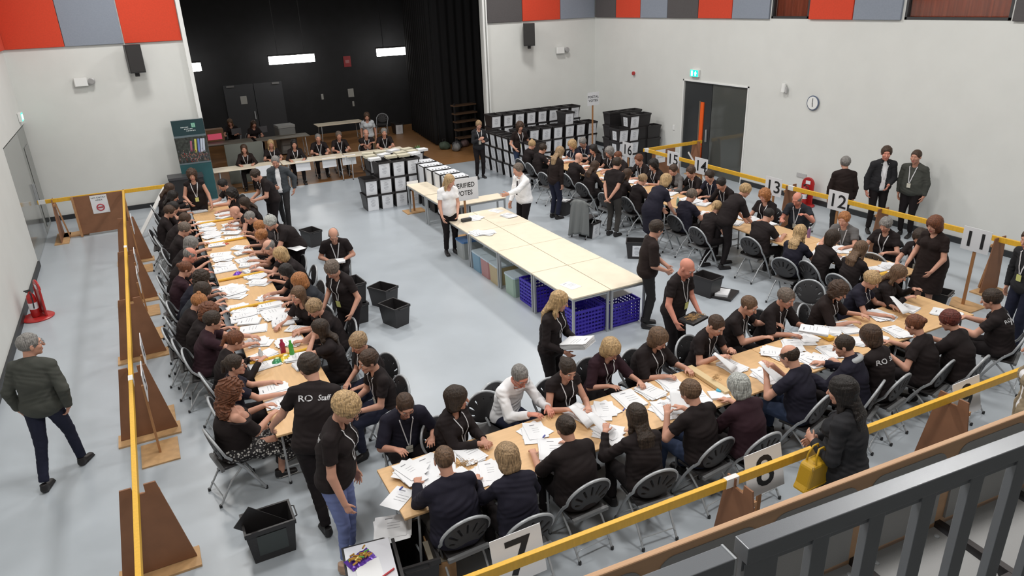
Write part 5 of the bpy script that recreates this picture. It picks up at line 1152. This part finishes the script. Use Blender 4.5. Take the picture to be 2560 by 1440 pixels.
p(1400, 380, 10, 'woman with long fair hair in dark jacket', 'standing behind '+el, pose='stand', hair='long', hc='fair', top='long', col='brownblack', lc='navy', lean=10, hp=26)
p(1543, 409, 22, 'man holding his hands behind his back', 'standing on '+el, pose='stand', sx='m', hair='short', hc='dark', lc='khaki' if 0 else 'grey', lean=6, hp=22, L=(-.05, -.20, .90, .7, -.2, -.8), R=(.05, -.21, .90, -.7, -.2, -.8), bulk=1.05)
p(1665, 452, 5, 'woman with blonde hair in navy dress', 'standing bent over '+el, pose='stand', hair='bob', hc='blonde', col='navy', legs='dress', lean=30, hp=26, bulk=1.1, L=(-.2, .5, .86), R=(.2, .45, .86))
p(1863, 476, -10, 'short-haired blonde woman in black', 'bent over '+el, pose='stand', hair='pixie', hc='blonde', lean=34, hp=30, top='mid', L=(-.16, .55, .86), R=(.2, .5, .86), bulk=1.1, ft=((-.16, -.30), (.12, -.05)))
# right table, barrier side
fl = 'barrier side of right table'
F_ = dict(hp=24)
p(1430, 362, 186, 'woman with blonde curls in navy', 'far end of '+fl, hair='curly', hc='blonde', col='navy', lan=1, **F_)
p(1457, 356, 200, 'tall grey-haired man with lanyard', 'far end of '+fl, sx='m', hair='short', hc='grey', col='navy', lan=1, hp=34)
p(1483, 373, 184, 'woman with long black hair', 'far part of '+fl, hair='long', hc='black', lan=1, **F_)
p(1523, 380, 186, 'woman with short iron-grey hair', fl, hair='curly', hc='grey', lan=1, **F_)
p(1545, 391, 180, 'man with reddish hair behind the standing man', fl, sx='m', hair='crop', hc='auburn', **F_)
p(1597, 399, 186, 'man with red-brown hair and lanyard', fl, sx='m', hair='short', hc='auburn', lan=1, **F_)
p(1633, 412, 182, 'woman with black curly hair and lanyard', fl, hair='curly', hc='black', lan=1, **F_)
p(1683, 425, 186, 'woman with short brown hair in grey cardigan', fl, hair='short', hc='brown', top='cardigan', col='grey', inner='black', **F_)
p(1727, 430, 180, 'man with brown hair below the number 14 sign', fl, sx='m', hair='short', hc='brown', lan=1, **F_)
p(1774, 440, 184, 'man with dark brown hair in navy', fl, sx='m', hair='short', hc='dark', col='navy', lan=1, **F_)
p(1803, 459, 184, 'man in black top with white sleeve stripes', fl, sx='m', hair='short', hc='black', lan=1, top='long', hp=34, lean=20)
p(1911, 489, 192, 'woman with curly ginger hair', fl, hair='curly', hc='ginger', lan=1, hp=20, bulk=1.15)
p(1993, 498, 196, 'bald man in dark shirt raising his left arm', fl, sx='m', hair='tonsure', hc='grey', lan=1, col='slate', hp=32, bulk=1.15, L=(-.30, .45, .95), skin='r')
p(2110, 548, 196, 'ginger-haired man in grey T-shirt', fl, sx='m', hair='short', hc='ginger', col='grey', lan=1, badge='', hp=18)
p(2214, 562, 192, 'woman with short silver hair in black T-shirt', fl, hair='pixie', hc='grey', lan=1, hp=22, bulk=1.2)
p(2299, 592, 196, 'dark-haired woman partly hidden by the standing woman', fl, hair='bob', hc='dark', lan=1, hp=26)
p(2336, 562, 176, 'woman with auburn bob in black dress', 'standing at near end of right table', pose='stand', hair='bob', hc='auburn', legs='dress', top='tee', col='brownblack', hp=20, bulk=1.2, lean=5, L=(-.22, .30, .95), R=(.2, .3, .95))
p(2576, 598, 165, 'person in dark suit with yellow badge', 'cut off by right edge', pose='stand', sx='m', hair='short', hc='brown', top='long', col='charcoal', lc='navy', lan=1, badge='y', hp=14, sc=1.06)
# three men by the right wall
p(2113, 407, 55, 'grey-haired man in dark jacket seen from behind', 'by the right wall', pose='stand', sx='m', hair='short', hc='grey', top='jacket', col='brownblack', lc='charcoal', hp=6, L=(-.25, .10, .84), R=(.24, .04, .80))
p(2216, 383, 235, 'man in black suit and open pink-white shirt', 'by the right wall', pose='stand', sx='m', hair='short', hc='brown', top='jacket', col='charcoal', lc='black', hp=8, sc=1.08, L=(-.08, .26, 1.1), R=(.27, .02, .86), bulk=1.1, lan=1, badge='', hy=-15, skin='r')
p(2290, 392, 190, 'stout man in grey jacket with yellow lanyard', 'by the right wall', pose='stand', sx='m', hair='crop', hc='brown', top='long', col='greygreen', lc='black', hp=6, lan=1, bulk=1.3, sc=1.06, skin='c')
# man walking in the left aisle
p(75, 862, 68, 'grey-haired man in grey-green jacket with hands in pockets', 'walking in left aisle', pose='stand', sx='m', hair='crop', hc='grey', top='jacket', col='greygreen', lc='navy', hp=4, hy=-50, specs=1, stride=-.24, L=(-.26, .02, .92, .6, .3, -.6), R=(.26, .02, .92, -.6, .3, -.6), sc=1.04, bulk=1.08, inner='pale')
# front table, far side (facing the camera)
gl = 'far side of front table'
p(1013, 1013, 268, 'man with cropped brown hair, glasses and STAFF badge', gl, sx='m', hair='crop', hc='brown', top='mid', col='navy', lan=1, badge='S', hp=34, specs=1, bulk=1.12, skin='c', L=(-.22, .36, .78), R=(.20, .42, .80))
p(1142, 996, 300, 'woman with shoulder-length dark hair, hands clasped', gl, hair='bob', hc='dark', top='long', lan=1, badge='', hp=6, hy=35, lean=8, bulk=1.2, skin='c', L=(-.03, .44, .79), R=(.05, .44, .79))
p(1299, 940, 285, 'grey-haired man in white shirt and glasses', gl, sx='m', hair='crop', hc='grey', top='shirt', col='white', hp=32, lean=20, specs=1, skin='r', hy=-12, lc='navy', L=(-.14, .56, .79), R=(.10, .52, .79))
p(1419, 923, 272, 'woman with tied dark hair and cap-sleeved black top', gl, hair='bun', hc='dark', top='cap', lan=1, badge='S', hp=28, lean=12, bulk=1.12, L=(-.10, .46, .79), R=(.16, .42, .82))
p(1527, 873, 276, 'woman with blonde bob and navy cardigan', gl, hair='bob', hc='blonde', top='mid', col='plum', lan=1, badge='S', hp=34, L=(-.20, .52, .79), R=(.16, .38, .79), specs=1)
p(1646, 847, 282, 'woman with wavy brown hair and red glasses', gl, hair='bob', hc='mid', top='mid', lan=1, badge='S', hp=28, bulk=1.25, specs=1, L=(-.22, .50, .79), R=(.12, .44, .79))
p(1790, 813, 280, 'young man with short brown hair in tight T-shirt', gl, sx='m', hair='crop', hc='brown', lan=1, badge='', hp=32, L=(-.10, .40, .86), R=(.14, .40, .84))
p(1872, 764, 292, 'man with light brown hair and burgundy lanyard', gl, sx='m', hair='crop', hc='mid', lan=1, badge='w', hp=26, L=(-.40, .44, .82), R=(.04, .46, .79), bulk=1.1)
p(1965, 745, 278, 'man with grey-brown hair and full beard', gl, sx='m', hair='short', hc='greybrown', top='mid', lan=1, badge='w', hp=22, skin='c', bulk=1.1)
p(2096, 727, 292, 'woman with dark red curly hair tied back', gl, hair='curly', hc='brown', top='mid', col='brownblack', lan=1, hp=26, L=(-.24, .50, .80), R=(.1, .46, .8))
p(2179, 700, 290, 'blonde woman with hair clipped up in navy T-shirt', gl, hair='pixie', hc='blonde', col='navy', lan=1, hp=30)
p(2246, 685, 292, 'woman with long light brown hair in black cardigan', gl, hair='long', hc='mid', top='long', hp=26, L=(-.2, .42, .92), R=(.12, .4, .88))
# front table, near side (backs to the camera)
kl = 'near side of front table'
p(1111, 1150, 92, 'broad man with short brown hair in navy jumper', kl, sx='m', hair='crop', hc='mid', top='long', col='navy', bulk=1.35, hp=20, hy=-14, specs=1, lc='grey')
p(1268, 1144, 90, 'woman with straight fair-brown bob in navy jumper', kl, hair='bob', hc='fair', top='long', col='navy', bulk=1.15, hp=26)
p(1415, 1071, 92, 'woman with dark hair in a low bun, black T-shirt', kl, hair='bun', hc='dark', bulk=1.3, hp=30, lean=12, top='mid')
p(1591, 1041, 84, 'woman with very long straight dark hair', kl, hair='vlong', hc='dark', top='long', bulk=1.1, hp=20, L=(-.24, .40, .95), R=(.16, .45, .79))
p(1726, 981, 96, 'man with light brown hair and striped collar', kl, sx='m', hair='short', hc='mid', bulk=1.12, hp=28, lan=0, lc='jeans', L=(-.20, .34, .92), R=(.14, .44, .82))
p(1846, 966, 92, 'woman with silver bob in dark plum top', kl, hair='bob', hc='silver', top='mid', col='plum', bulk=1.2, hp=26)
p(1974, 891, 104, 'balding man in navy polo shirt holding papers', kl, sx='m', hair='tonsure', hc='dark', col='navy', bulk=1.15, hp=28, lc='jeans', L=(-.18, .38, .94, .2, .3, .8), R=(.04, .44, .96), specs=1)
p(2110, 865, 112, 'young man in dark hooded top with pale hood', kl, sx='m', hair='crop', hc='dark', top='hoodie', col='navy', hp=22, hy=15, L=(-.22, .50, .80))
p(2176, 841, 100, 'woman with dark bob, T-shirt lettered RO Staff', kl, hair='bob', hc='brown', back=1, hp=28, bulk=1.12)
p(2287, 812, 102, 'woman with auburn hair in a bun', kl, hair='bun', hc='auburn', bulk=1.12, hp=28, L=(-.32, .34, .84))
p(2374, 801, 102, 'woman with short dark red hair', kl, hair='pixie', hc='red', bulk=1.25, hp=28, top='mid')
p(2479, 748, 112, 'person with grey-black hair, cross printed on the shirt', kl, hair='short', hc='charcoal' if 0 else 'dark', back='X', bulk=1.15, hp=22, sx='m')
# standing in the middle and front
p(1641, 572, 325, 'tall dark-haired man in dark shirt and grey trousers', 'by near end of island', pose='stand', sx='m', hair='short', hc='dark', top='mid', col='brownblack', lc='charcoal', hp=20, hy=22, sc=1.02, L=(.02, .30, 1.05), R=(.16, .28, 1.02), bulk=1.1, twist=10)
p(1717, 670, 285, 'bald man carrying a tray of rubber bands', 'standing behind the front table', pose='stand', sx='m', hair='none', hc='grey', lan=1, badge='y', hp=30, lean=8, skin='r', L=(-.14, .30, .96), R=(.34, .28, .94), bulk=1.1)
p(1398, 753, 300, 'woman with long blonde hair holding a ream of paper', 'standing behind the front table', pose='stand', hair='long', hc='blonde', top='long', lan=1, badge='', hp=22, hy=30, lean=5, L=(-.06, .34, 1.10), R=(.16, .30, 1.02), sc=.99, lc='black')
p(2106, 978, 112, 'woman with long black hair and a dark coat', 'standing outside the front rail', pose='stand', hair='vlong', hc='black', top='coat', col='charcoal', hp=14, lean=3, L=(-.10, .26, 1.22, .4, .6, .3), R=(.02, .28, 1.18), bulk=1.2, inner='charcoal', lc='charcoal', sc=1.08)
p(2592, 872, 130, 'person in black cut off by the right edge', 'outside the front rail', pose='stand', hair='short', hc='fair', top='coat', col='tan', hp=6)
# things held or carried
t = empty('handbag', (4.64, 3.42, .90), .05, 'mustard yellow leather handbag hanging over the front rail from an arm', 'handbag')
MUST = mat('mustard_leather', (.50, .29, .012), .42, bump=.25, bscale=220); mb = MB()
mb.prism([(-.20, 0), (.20, 0), (.165, .06), (.13, .235), (.10, .25), (-.10, .25), (-.13, .235), (-.165, .06)][::-1], .14); mb.obj('bag_body', MUST, t, bevel=.02)
MB().tube([(-.18, -.072, .035), (.18, -.072, .035)], .004, 6).obj('base_seam', MUST, t)
for q in (-1, 1): MB().tube([(-.07, q*.05, .23), (-.065, q*.04, .32), (-.03, q*.03, .39), (.03, q*.03, .39), (.065, q*.04, .32), (.07, q*.05, .23)], .009, 8).obj('strap', MUST, t, smooth=60)
MB().tube([(-.13+.012*math.cos(a), -.07, .245+.02*math.sin(a)) for a in np.linspace(0, 2*PI, 10)[:-1]], .003, 6, closed=True).obj('buckle', mat('brass', (.5, .35, .12), .3, .8), t)
def sheafs(n, sx_, sy_, jit, thick, seed, fold=.0, gap=0):
    r_ = random.Random(seed); mb = MB(); z = 0
    for i in range(n):
        a = r_.uniform(-jit, jit); ox, oy = r_.uniform(-jit, jit)*.12, r_.uniform(-jit, jit)*.12; th = thick/n; Rm = rotz(a); cur = r_.uniform(0, .006)*jit*2
        def fn(u, v): q = Rm@np.array([(u-.5)*sx_, (v-.5)*sy_, 0]); return q+np.array([ox, oy, z+th*.9+cur*((u-.5)**2*4)])
        mb.grid(fn, 3, 2); mb.add([Rm@np.array([a_*sx_/2, b_*sy_/2, 0])+[ox, oy, z] for a_, b_ in ((-1, -1), (1, -1), (1, 1), (-1, 1))]+[Rm@np.array([a_*sx_/2, b_*sy_/2, 0])+[ox, oy, z+th*.85] for a_, b_ in ((-1, -1), (1, -1), (1, 1), (-1, 1))], [(3, 2, 1, 0), (0, 1, 5, 4), (1, 2, 6, 5), (2, 3, 7, 6), (3, 0, 4, 7)])
        z += th+gap
    if n: mb.box(Rm@np.array([-.02, sy_*.36, 0])+[ox, oy, z+.0005], (.07, .012, .0006), R=Rm, mi=1)
    for k in range(3): mb.box(Rm@np.array([.03, sy_*(.15-.12*k), 0])+[ox, oy, z+.0005], (.12, .004, .0006), R=Rm, mi=1)
    return mb
PM = [PAPER, PAPER2]
VAR = [sheafs(12, .21, .30, .16, .020, 1).mesh('paper_heap', PM), sheafs(12, .21, .30, .38, .018, 2).mesh('paper_heap', PM), sheafs(9, .25, .36, .10, .014, 3).mesh('paper_heap', PM), sheafs(6, .21, .30, .5, .008, 4).mesh('paper_heap', PM), sheafs(14, .21, .30, .07, .030, 5).mesh('paper_heap', PM)]
SHT = sheafs(1, .21, .30, 0, .002, 6).mesh('sheet', PM)
rr = random.Random(12)
for q in SITTERS:
    x, y = q['loc'][:2]; left = y > 6.5 and x < 2.4; right = x > 9.0 and y > 6.2; front = 4 < y < 6.6 and not right
    if left: tx, ty, rot0 = (.78 if x < 1 else 1.20), y, PI/2
    elif right: tx, ty, rot0 = (9.90 if x < 10 else 10.33), y, PI/2
    elif front: tx, ty, rot0 = x, (5.22 if y < 5.4 else 5.62), 0
    else: continue
    if left and (y < 7.9 or x > 1.95): continue
    sh_ = q['short'][4:]; k = rr.randrange(5); px_, py_ = tx+rr.uniform(-.04, .04), ty+rr.uniform(-.05, .05)
    link('ballot_papers', VAR[k], None, (px_, py_, .731), rot0+rr.uniform(-.5, .5), label='white ballot papers on the table before the '+' '.join(sh_.split()[:8]), cat='papers', group='heaps of ballot papers on the tables')
    if rr.random() < (.45 if front else .8):
        if front: c2 = (tx+rr.choice((-1, 1))*.27, ty+rr.uniform(-.10, .10))
        else: c2 = (tx+rr.uniform(.02, .12)*(1 if tx % 1 > .5 else -1)*.2, ty+rr.choice((-1, 1))*.30)
        link('ballot_papers', VAR[(k+1+rr.randrange(3)) % 5], None, (*c2, .732+.001*rr.random()), rot0+rr.uniform(-.8, .8), label='second spread of ballot papers beside the '+' '.join(sh_.split()[:8]), cat='papers', group='heaps of ballot papers on the tables')
def item(px, py, z, me, rot, label, cat='papers', name='ballot_papers'): pp = G(px, py, z); return link(name, me, None, pp, rot, label=label, cat=cat)
item(497, 507, .731, VAR[1], .2, 'papers at the far end of the left table before the curly-haired standing woman')
item(715, 795, .74, VAR[2], 1.3, 'large printed sheets spread at the inner edge of the left table'); item(742, 822, .745, SHT, .9, 'single ruled sheet under the fair-haired woman\'s hand')
item(995, 1245, .735, SHT, -.9, 'printed sheet hanging over the left end of the front table'); item(1030, 1180, .762, VAR[3], .5, 'unfolded ballot papers handled by the man with STAFF badge')
item(1195, 583-0, .731, VAR[3], .3, 'loose white papers on the far left corner of the island'); item(1215, 583, .732, VAR[1], 1., 'spread white papers on the left of the island'); item(1240, 527, .731, SHT, .4, 'white sheets at the far edge of the island'); item(1272, 540, .731, VAR[0], .2, 'papers under the hand of the man in the white shirt'); item(1426, 714, .731, SHT, .2, 'lone white sheet near the front left corner of the island')
item(1190, 545, .731, VAR[3], .1, 'papers in a clear tray by the woman in white')
tag(MB().box((0, 0, .03), (.22, .10, .06), ch=.015).obj('tape_dispenser', mat('dispenser_black', (.03, .03, .035), .4), loc=G(1166, 553, .73)), 'black and red desk object by the hand of the woman in white', 'stapler')
def hold(key):
    q = [q for q in PEOPLE if key in q['short']][0]; return q, (q['hands'][0]+q['hands'][1])/2
q_, hm = hold('holding a ream'); fw = q_['Rz']@np.array([0, .10, .03])
link('paper_ream', sheafs(30, .26, .34, .06, .075, 8).mesh('ream', PM), None, hm+fw, (.25, 0, q_['rz']), label='thick ream of white paper held by the blonde standing woman', cat='paper')
0 and item(1450, 845, 1.09, SHT, .5, 'thick ream of white paper held by the blonde standing woman', 'paper', 'paper_ream')
item(742, 620, 1.0, SHT, .4, 'white sheet in the lowered hand of the silver-blonde woman')
item(2035, 828, .93, sheafs(10, .21, .34, .05, .03, 9).mesh('sheaf', PM), .6, 'sheaf of papers lifted by the bearded man')
for (px, py, z, l) in ((2250, 765, .86, 'large translucent sheet lifted by the long-haired woman'), (1455, 1040, .80, 'folded ballot held across the table by the cap-sleeved woman'), (1700, 1010, .82, 'ballot sheet held up by the man with the striped collar'), (1925, 930, .95, 'ballot held up by the balding man in navy'), (1810, 905, .84, 'ballot being folded by the young man in the tight T-shirt'), (1500, 1060, .85, 'ballot held by the woman with very long dark hair')):
    pp = G(px, py, z); mb = MB(); mb.grid(lambda u, v: np.array([(u-.5)*.24, (v-.5)*.30, .04*math.sin(u*2.6+v)]), 6, 6); o = mb.obj('ballot_paper', PAPER, loc=pp, rot=(.5, .25, rr.uniform(-.5, .8)), smooth=180, label=l, cat='paper'); md = o.modifiers.new('t', 'SOLIDIFY'); md.thickness = .001
# dividing battens across the tables
for i, (pa, pb_) in enumerate((((622, 910), (776, 882)), ((556, 780), (722, 756)), ((585, 695), (655, 682)), ((524, 610), (585, 602)), ((497, 560), (545, 552)))):
    a, b_ = G(*pa, .75), G(*pb_, .75); a[0] = .60; b_[0] = 1.38; b_[1] = a[1]+.02
    MB().tube([a+[0, 0, .003], b_+[0, 0, .003]], .024, 8).obj('table_divider', YEL, smooth=40, label='yellow divider lying across the left table, '+('nearest the camera', 'second from the camera', 'third from the camera', 'fourth from the camera', 'farthest')[i], cat='divider')
for a, b_, l, m_ in ((G(1722, 920, .75), G(1820, 985, .75), 'pale timber divider with rubber bands on the front table', mat('pale_pine', (.62, .47, .26), .5)), (G(2035, 828, .75), G(2080, 850, .75), 'yellow divider on the right part of the front table', YEL)):
    MB().bar(a+[0, 0, .01], b_+[0, 0, .01], .09, .05).obj('table_divider', m_, bevel=.006, label=l, cat='divider')
MB().bar((9.72, 6.6, .755), (9.95, 6.6, .755), .05, .045).obj('table_divider', YEL, label='short yellow divider on the near end of the right table', cat='divider')
# bottles, snacks, pens, bands
def bottle(px, py, r, h, c, label, clear=False):
    pp = G(px, py, .731)
    if pp[0] > 9: pp[0] = min(max(pp[0], 9.82), 10.4)
    t = empty('bottle', pp, 0, label, 'bottle'); m_ = mat('bottle_'+label.split()[0], c, .15, trans=.5 if clear else .15)
    MB().lathe([(r*.9, 0), (r, .01), (r, h*.35), (r*.92, h*.42), (r, h*.5), (r, h*.68), (r*.45, h*.86), (r*.42, h*.9)], n=16).obj('flask', m_, t, smooth=50); MB().cyl((0, 0, h*.89), r*.5, h*.11, 12).obj('cap', m_ if not clear else LABELM, t, smooth=40)
bottle(709, 883, .036, .20, (.42, .03, .08), 'pink drinks bottle on the left table'); bottle(731, 889, .032, .22, (.08, .45, .07), 'green fizzy drink bottle on the left table'); bottle(655, 903, .030, .19, (.75, .76, .76), 'clear water bottle behind the yellow divider', True)
bottle(1668, 520, .03, .2, (.3, .5, .45), 'small pale bottle on the right table', True); bottle(2043, 588, .03, .2, (.35, .2, .4), 'lilac water bottle on the right table', True)
def snack(px, py, c, c2, label, s_=1.):
    pp = G(px, py, .731); t = empty('snack_bag', pp, rr.uniform(0, 3), label, 'snack bag'); mb = MB(); mb.grid(lambda u, v: np.array([(u-.5)*.20*s_, (v-.5)*.14*s_, .045*s_*math.sin(PI*u)*math.sin(PI*v)+.003+.004*math.sin(19*u+7*v)]), 10, 8); mb.obj('bag', mat('snack_'+label.split()[0], c, .3, .2), t, smooth=180); mb = MB(); mb.sphere((.02, 0, .045*s_), (.035*s_, .03*s_, .006), 10); mb.obj('print', mat('snackp_'+label.split()[0], c2, .4), t, smooth=180)
snack(693, 905, (.03, .22, .09), (.5, .6, .3), 'green crisp packet beside the yellow divider'); snack(713, 897, (.75, .55, .06), (.8, .8, .6), 'yellow crisp packet by the green bottle'); snack(594, 684, (.14, .03, .45), (.5, .4, .7), 'purple sweet wrapper on the left table', .8); snack(561, 611, (.45, .06, .03), (.6, .4, .1), 'red snack bag on the left table divider', .8)
def bands(px, py, label, z=.731, n=26, s_=.06):
    pp = G(px, py, z); mb = MB(); r_ = random.Random(px)
    for i in range(n):
        c = np.array([r_.gauss(0, s_*.6), r_.gauss(0, s_*.4), .006+r_.random()*.02]); a = r_.random()*PI; e = r_.uniform(.4, 1.)
        mb.tube([c+np.array([math.cos(q+a)*.022, math.sin(q+a)*.022*e, .004*math.sin(2*q)]) for q in np.linspace(0, 2*PI, 9)[:-1]], .0022, 4, closed=True)
    return mb.obj('rubber_bands', mat('rubber_band', (.42, .25, .10), .6), loc=pp, label=label, cat='rubber bands', kind='stuff')
bands(1158, 1162, 'pile of tan rubber bands on the front table'); bands(1790, 948, 'rubber bands lying on the pale timber divider', .79, 14)
q_, hm = hold('carrying a tray'); pp = hm+q_['Rz']@np.array([.04, .12, .02]); t = empty('carried_tray', pp, q_['rz'], 'shallow black tray of rubber bands carried by the bald man', 'tray'); MB().box((0, 0, 0), (.34, .24, .03)).obj('tray', PLASTB, t)
bb = bands(1752, 790, 'tan rubber bands heaped in the carried tray', .992, 40, .09); bb.location = tuple(pp+[0, 0, .012])
for (px, py, c, l) in ((1360, 1092, (.03, .05, .3), 'blue pen cap by the hand of the man in the white shirt'), (1003, 1222, (.03, .05, .3), 'blue pen on the papers at the left end of the front table'), (1560, 1025, (.03, .05, .3), 'blue pen under the hand of the blonde woman in the cardigan')): MB().box((0, 0, .006), (.05, .012, .012)).obj('pen', mat('pen_blue', c, .4), loc=G(px, py, .765), rot=.6, label=l, cat='pen')
MB().box((0, 0, .02), (.13, .06, .04), ch=.008).obj('tissue_pack', mat('turquoise_pack', (.06, .40, .58), .4), loc=G(1800, 978, .731), rot=.5, label='turquoise pack beside the silver-haired woman', cat='pack')
MB().box((0, 0, .012), (.22, .16, .024)).obj('card_pack', PAPER, loc=G(1797, 990, .731), rot=-.4, label='white pad under the turquoise pack', cat='pad')
q_, hm = hold('reading a phone'); t = empty('phone', hm+q_['Rz']@np.array([0, .05, .06]), q_['rz'], 'pale phone held by the woman at the stage opening', 'phone'); MB().box((0, 0, 0), (.08, .15, .012), R=rotx(.5)).obj('phone_body', mat('phone_pink', (.5, .3, .3), .4), t)
# chairs under everyone who sits, plus some empty ones
for q in SITTERS:
    off = q['Rz']@np.array([0, -.03, 0]); nm_ = q['short'][4:]
    chair(q['loc'][0]+off[0], q['loc'][1]+off[1], q['rz'], 'grey tubular folding chair under the '+' '.join(nm_.split()[:10]))
for (px, py, h, l) in ((1372, 465, 8, 'empty folding chair by the dark-haired man in the right row'), (1525, 520, 5, 'folding chair left of the man with hands behind his back'), (1645, 570, 5, 'empty folding chair in front of the woman in navy dress'), (1465, 540, 20, 'folding chair draped with a grey coat'), (1225, 1075, 265, 'empty folding chair left of the man in the white shirt'), (2190, 680, 10, 'empty folding chair at the near end of the right table'), (2010, 770, 200, 'empty folding chair behind the woman with dark red hair')):
    pp = G(px, py, .45); chair(pp[0], pp[1], math.radians(h)-PI/2, l)
    if 'draped' in l and 'grey coat' in l:
        t = empty('grey_coat', (pp[0], pp[1], 0), math.radians(h)-PI/2, 'long grey coat draped over a folding chair', 'coat'); mb = MB()
        def fn(u, v):
            a = (u-.5)*2; z = .86-.80*max(0, v-.25)/.75 if v > .25 else .86; y = -.23-.05*math.sin(PI*u)-.10*max(0, v-.3)+.035*math.sin(u*19+v*2)*v; 
            if v <= .25: y = -.23-.03+(.25-v)*.9; z = .86-.45*(.25-v)
            return np.array([a*(.22+.05*v), y+.03*v*a, max(z-.10*abs(a)**3+.12*v*(a+1)/2, .06)])
        mb.grid(fn, 40, 20); o = mb.obj('coat_cloth', mat('grey_felt', (.16, .17, .17), .9, bump=.3, bscale=80), t, smooth=180); md = o.modifiers.new('t', 'SOLIDIFY'); md.thickness = .012
# name cards and gear on the stage
for (px, py, l) in ((660, 428, 'white name card half hidden by the man in the grey suit'), (756, 413, 'white name card hanging below the dark-haired woman'), (825, 407, 'white name card hanging before the dark-haired man'), (877, 402, 'white name card hanging before the bald man'), (940, 397, 'white name card hanging before the grey-haired man'), (978, 393, 'white name card nearest the box stacks')):
    pp = G(px, py, .60); MB().box((0, 0, 0), (.42, .012, .30)).obj('name_card', LABELM, loc=(pp[0], 21.40, .60), label=l, cat='card')
_s = G(955, 310, .45); chair(_s[0], _s[1], 2.6, 'dark folding chair at the back of the stage beside the woman in white top')
for (cx, cy, l) in ((2.4, 26.4, 'dark folding table with laptops at the back left of the stage'), (4.3, 26.2, 'dark folding table in the middle of the stage, behind the blonde woman'), (6.8, 28.0, 'pale folding table along the back of the stage')): folding_table('t', cx, cy, 1.8, .7, 0, l, top=mat('dim_table', (.16, .14, .11), .5) if cy < 27 else PALE)
for (px, py, z, l) in ((590, 335, .75, 'open laptop before the left person on the stage'), (655, 330, .75, 'open laptop before the right person on the stage')):
    t = empty('laptop', G(px, py, z), .1, l, 'laptop'); MB().box((0, 0, 0), (.34, .24, .02)).obj('keyboard', GREYP, t); MB().box((0, -.14, .11), (.34, .012, .23), R=rotx(.2)).obj('screen', mat('laptop_lid', (.12, .12, .13), .4), t)
t = empty('display_box', (2.15, 27.0, .73), 0, 'wooden box with a glowing pink panel on the back stage table', 'box'); MB().box((0, 0, .2), (.62, .4, .4)).obj('case', mat('box_brown', (.20, .10, .045), .6), t); MB().box((0, -.205, .16), (.46, .01, .20)).obj('pink_panel', mat('pink_glow', (.4, .05, .09), .4, emis=((.9, .12, .2), .35)), t)
t = empty('copier', (4.55, 26.9, 0), .1, 'grey office copier on the stage behind the blonde woman', 'copier'); MB().box((0, 0, .5), (.60, .6, .9), ch=.03).obj('cabinet', mat('copier_grey', (.17, .17, .165), .5), t); MB().box((0, 0, 1.0), (.62, .6, .08), ch=.02).obj('lid', mat('copier_light', (.26, .26, .25), .5), t)
for k in range(3): MB().box((0, -.305, .25+.2*k), (.5, .012, .16)).obj('paper_drawer', mat('copier_light', (.26, .26, .25), .5), t)
for (x, y, l) in ((2.6, 23.0, 'pale screen board behind the brown-haired woman on the stage'),): MB().box((0, 0, .6), (1.1, .05, 1.2)).obj('screen_board', mat('screen_grey', (.16, .17, .15), .7), loc=(x, y, 0), label=l, cat='board')
for i, (x, y, c, l) in enumerate(((9.5, 23.9, (.04, .06, .04), 'dark green bag in the heap by the stage curtain'), (9.9, 23.7, (.05, .05, .055), 'black bag in the heap by the stage curtain'), (10.3, 23.9, (.14, .09, .09), 'pinkish bag in the heap by the stage curtain'), (9.75, 23.35, (.18, .18, .18), 'pale carrier bag in the heap by the stage curtain'))):
    t = empty('bag', (x, y, 0), .4*i, l, 'bag', 'bags heaped by the stage curtain'); F = Field(.02); F.ell((0, 0, .14), (.20, .14, .15), k=0); F.ell((.08, .02, .08), (.16, .15, .09), k=.05); F.cut((0, 0, 0), (0, 0, -1)); F.noise(lambda X, Y, Z: .012*np.sin(30*X+9*Z)*np.sin(28*Y)); link('bag_body', F.run().mesh('bag_body', mat('bag_%d' % i, c, .7)), t); MB().tube([(-.06, 0, .27), (-.05, 0, .38), (.05, 0, .38), (.06, 0, .27)], .01, 6).obj('strap', GREYP, t)
crate(9.25, 28.3, 0, 0, 'ballot box with a white label at the back of the stage', None)
tag(MB().box((0, 0, .5), (.5, .3, 1.0)).obj('dark_cabinet', mat('cabinet_dark', (.02, .02, .022), .6), loc=(10.6, 24.6, 0)), 'dark cabinet by the stage curtain at the right', 'cabinet')
NP = len(PEOPLE)

_l = G(985, 1322, .52); link('leaflets', sheafs(5, .30, .26, .25, .012, 21).mesh('leaflets', PM), None, _l, (.12, -.1, -.25), label='grey printed leaflets lying over the dark box under the front table end', cat='papers')
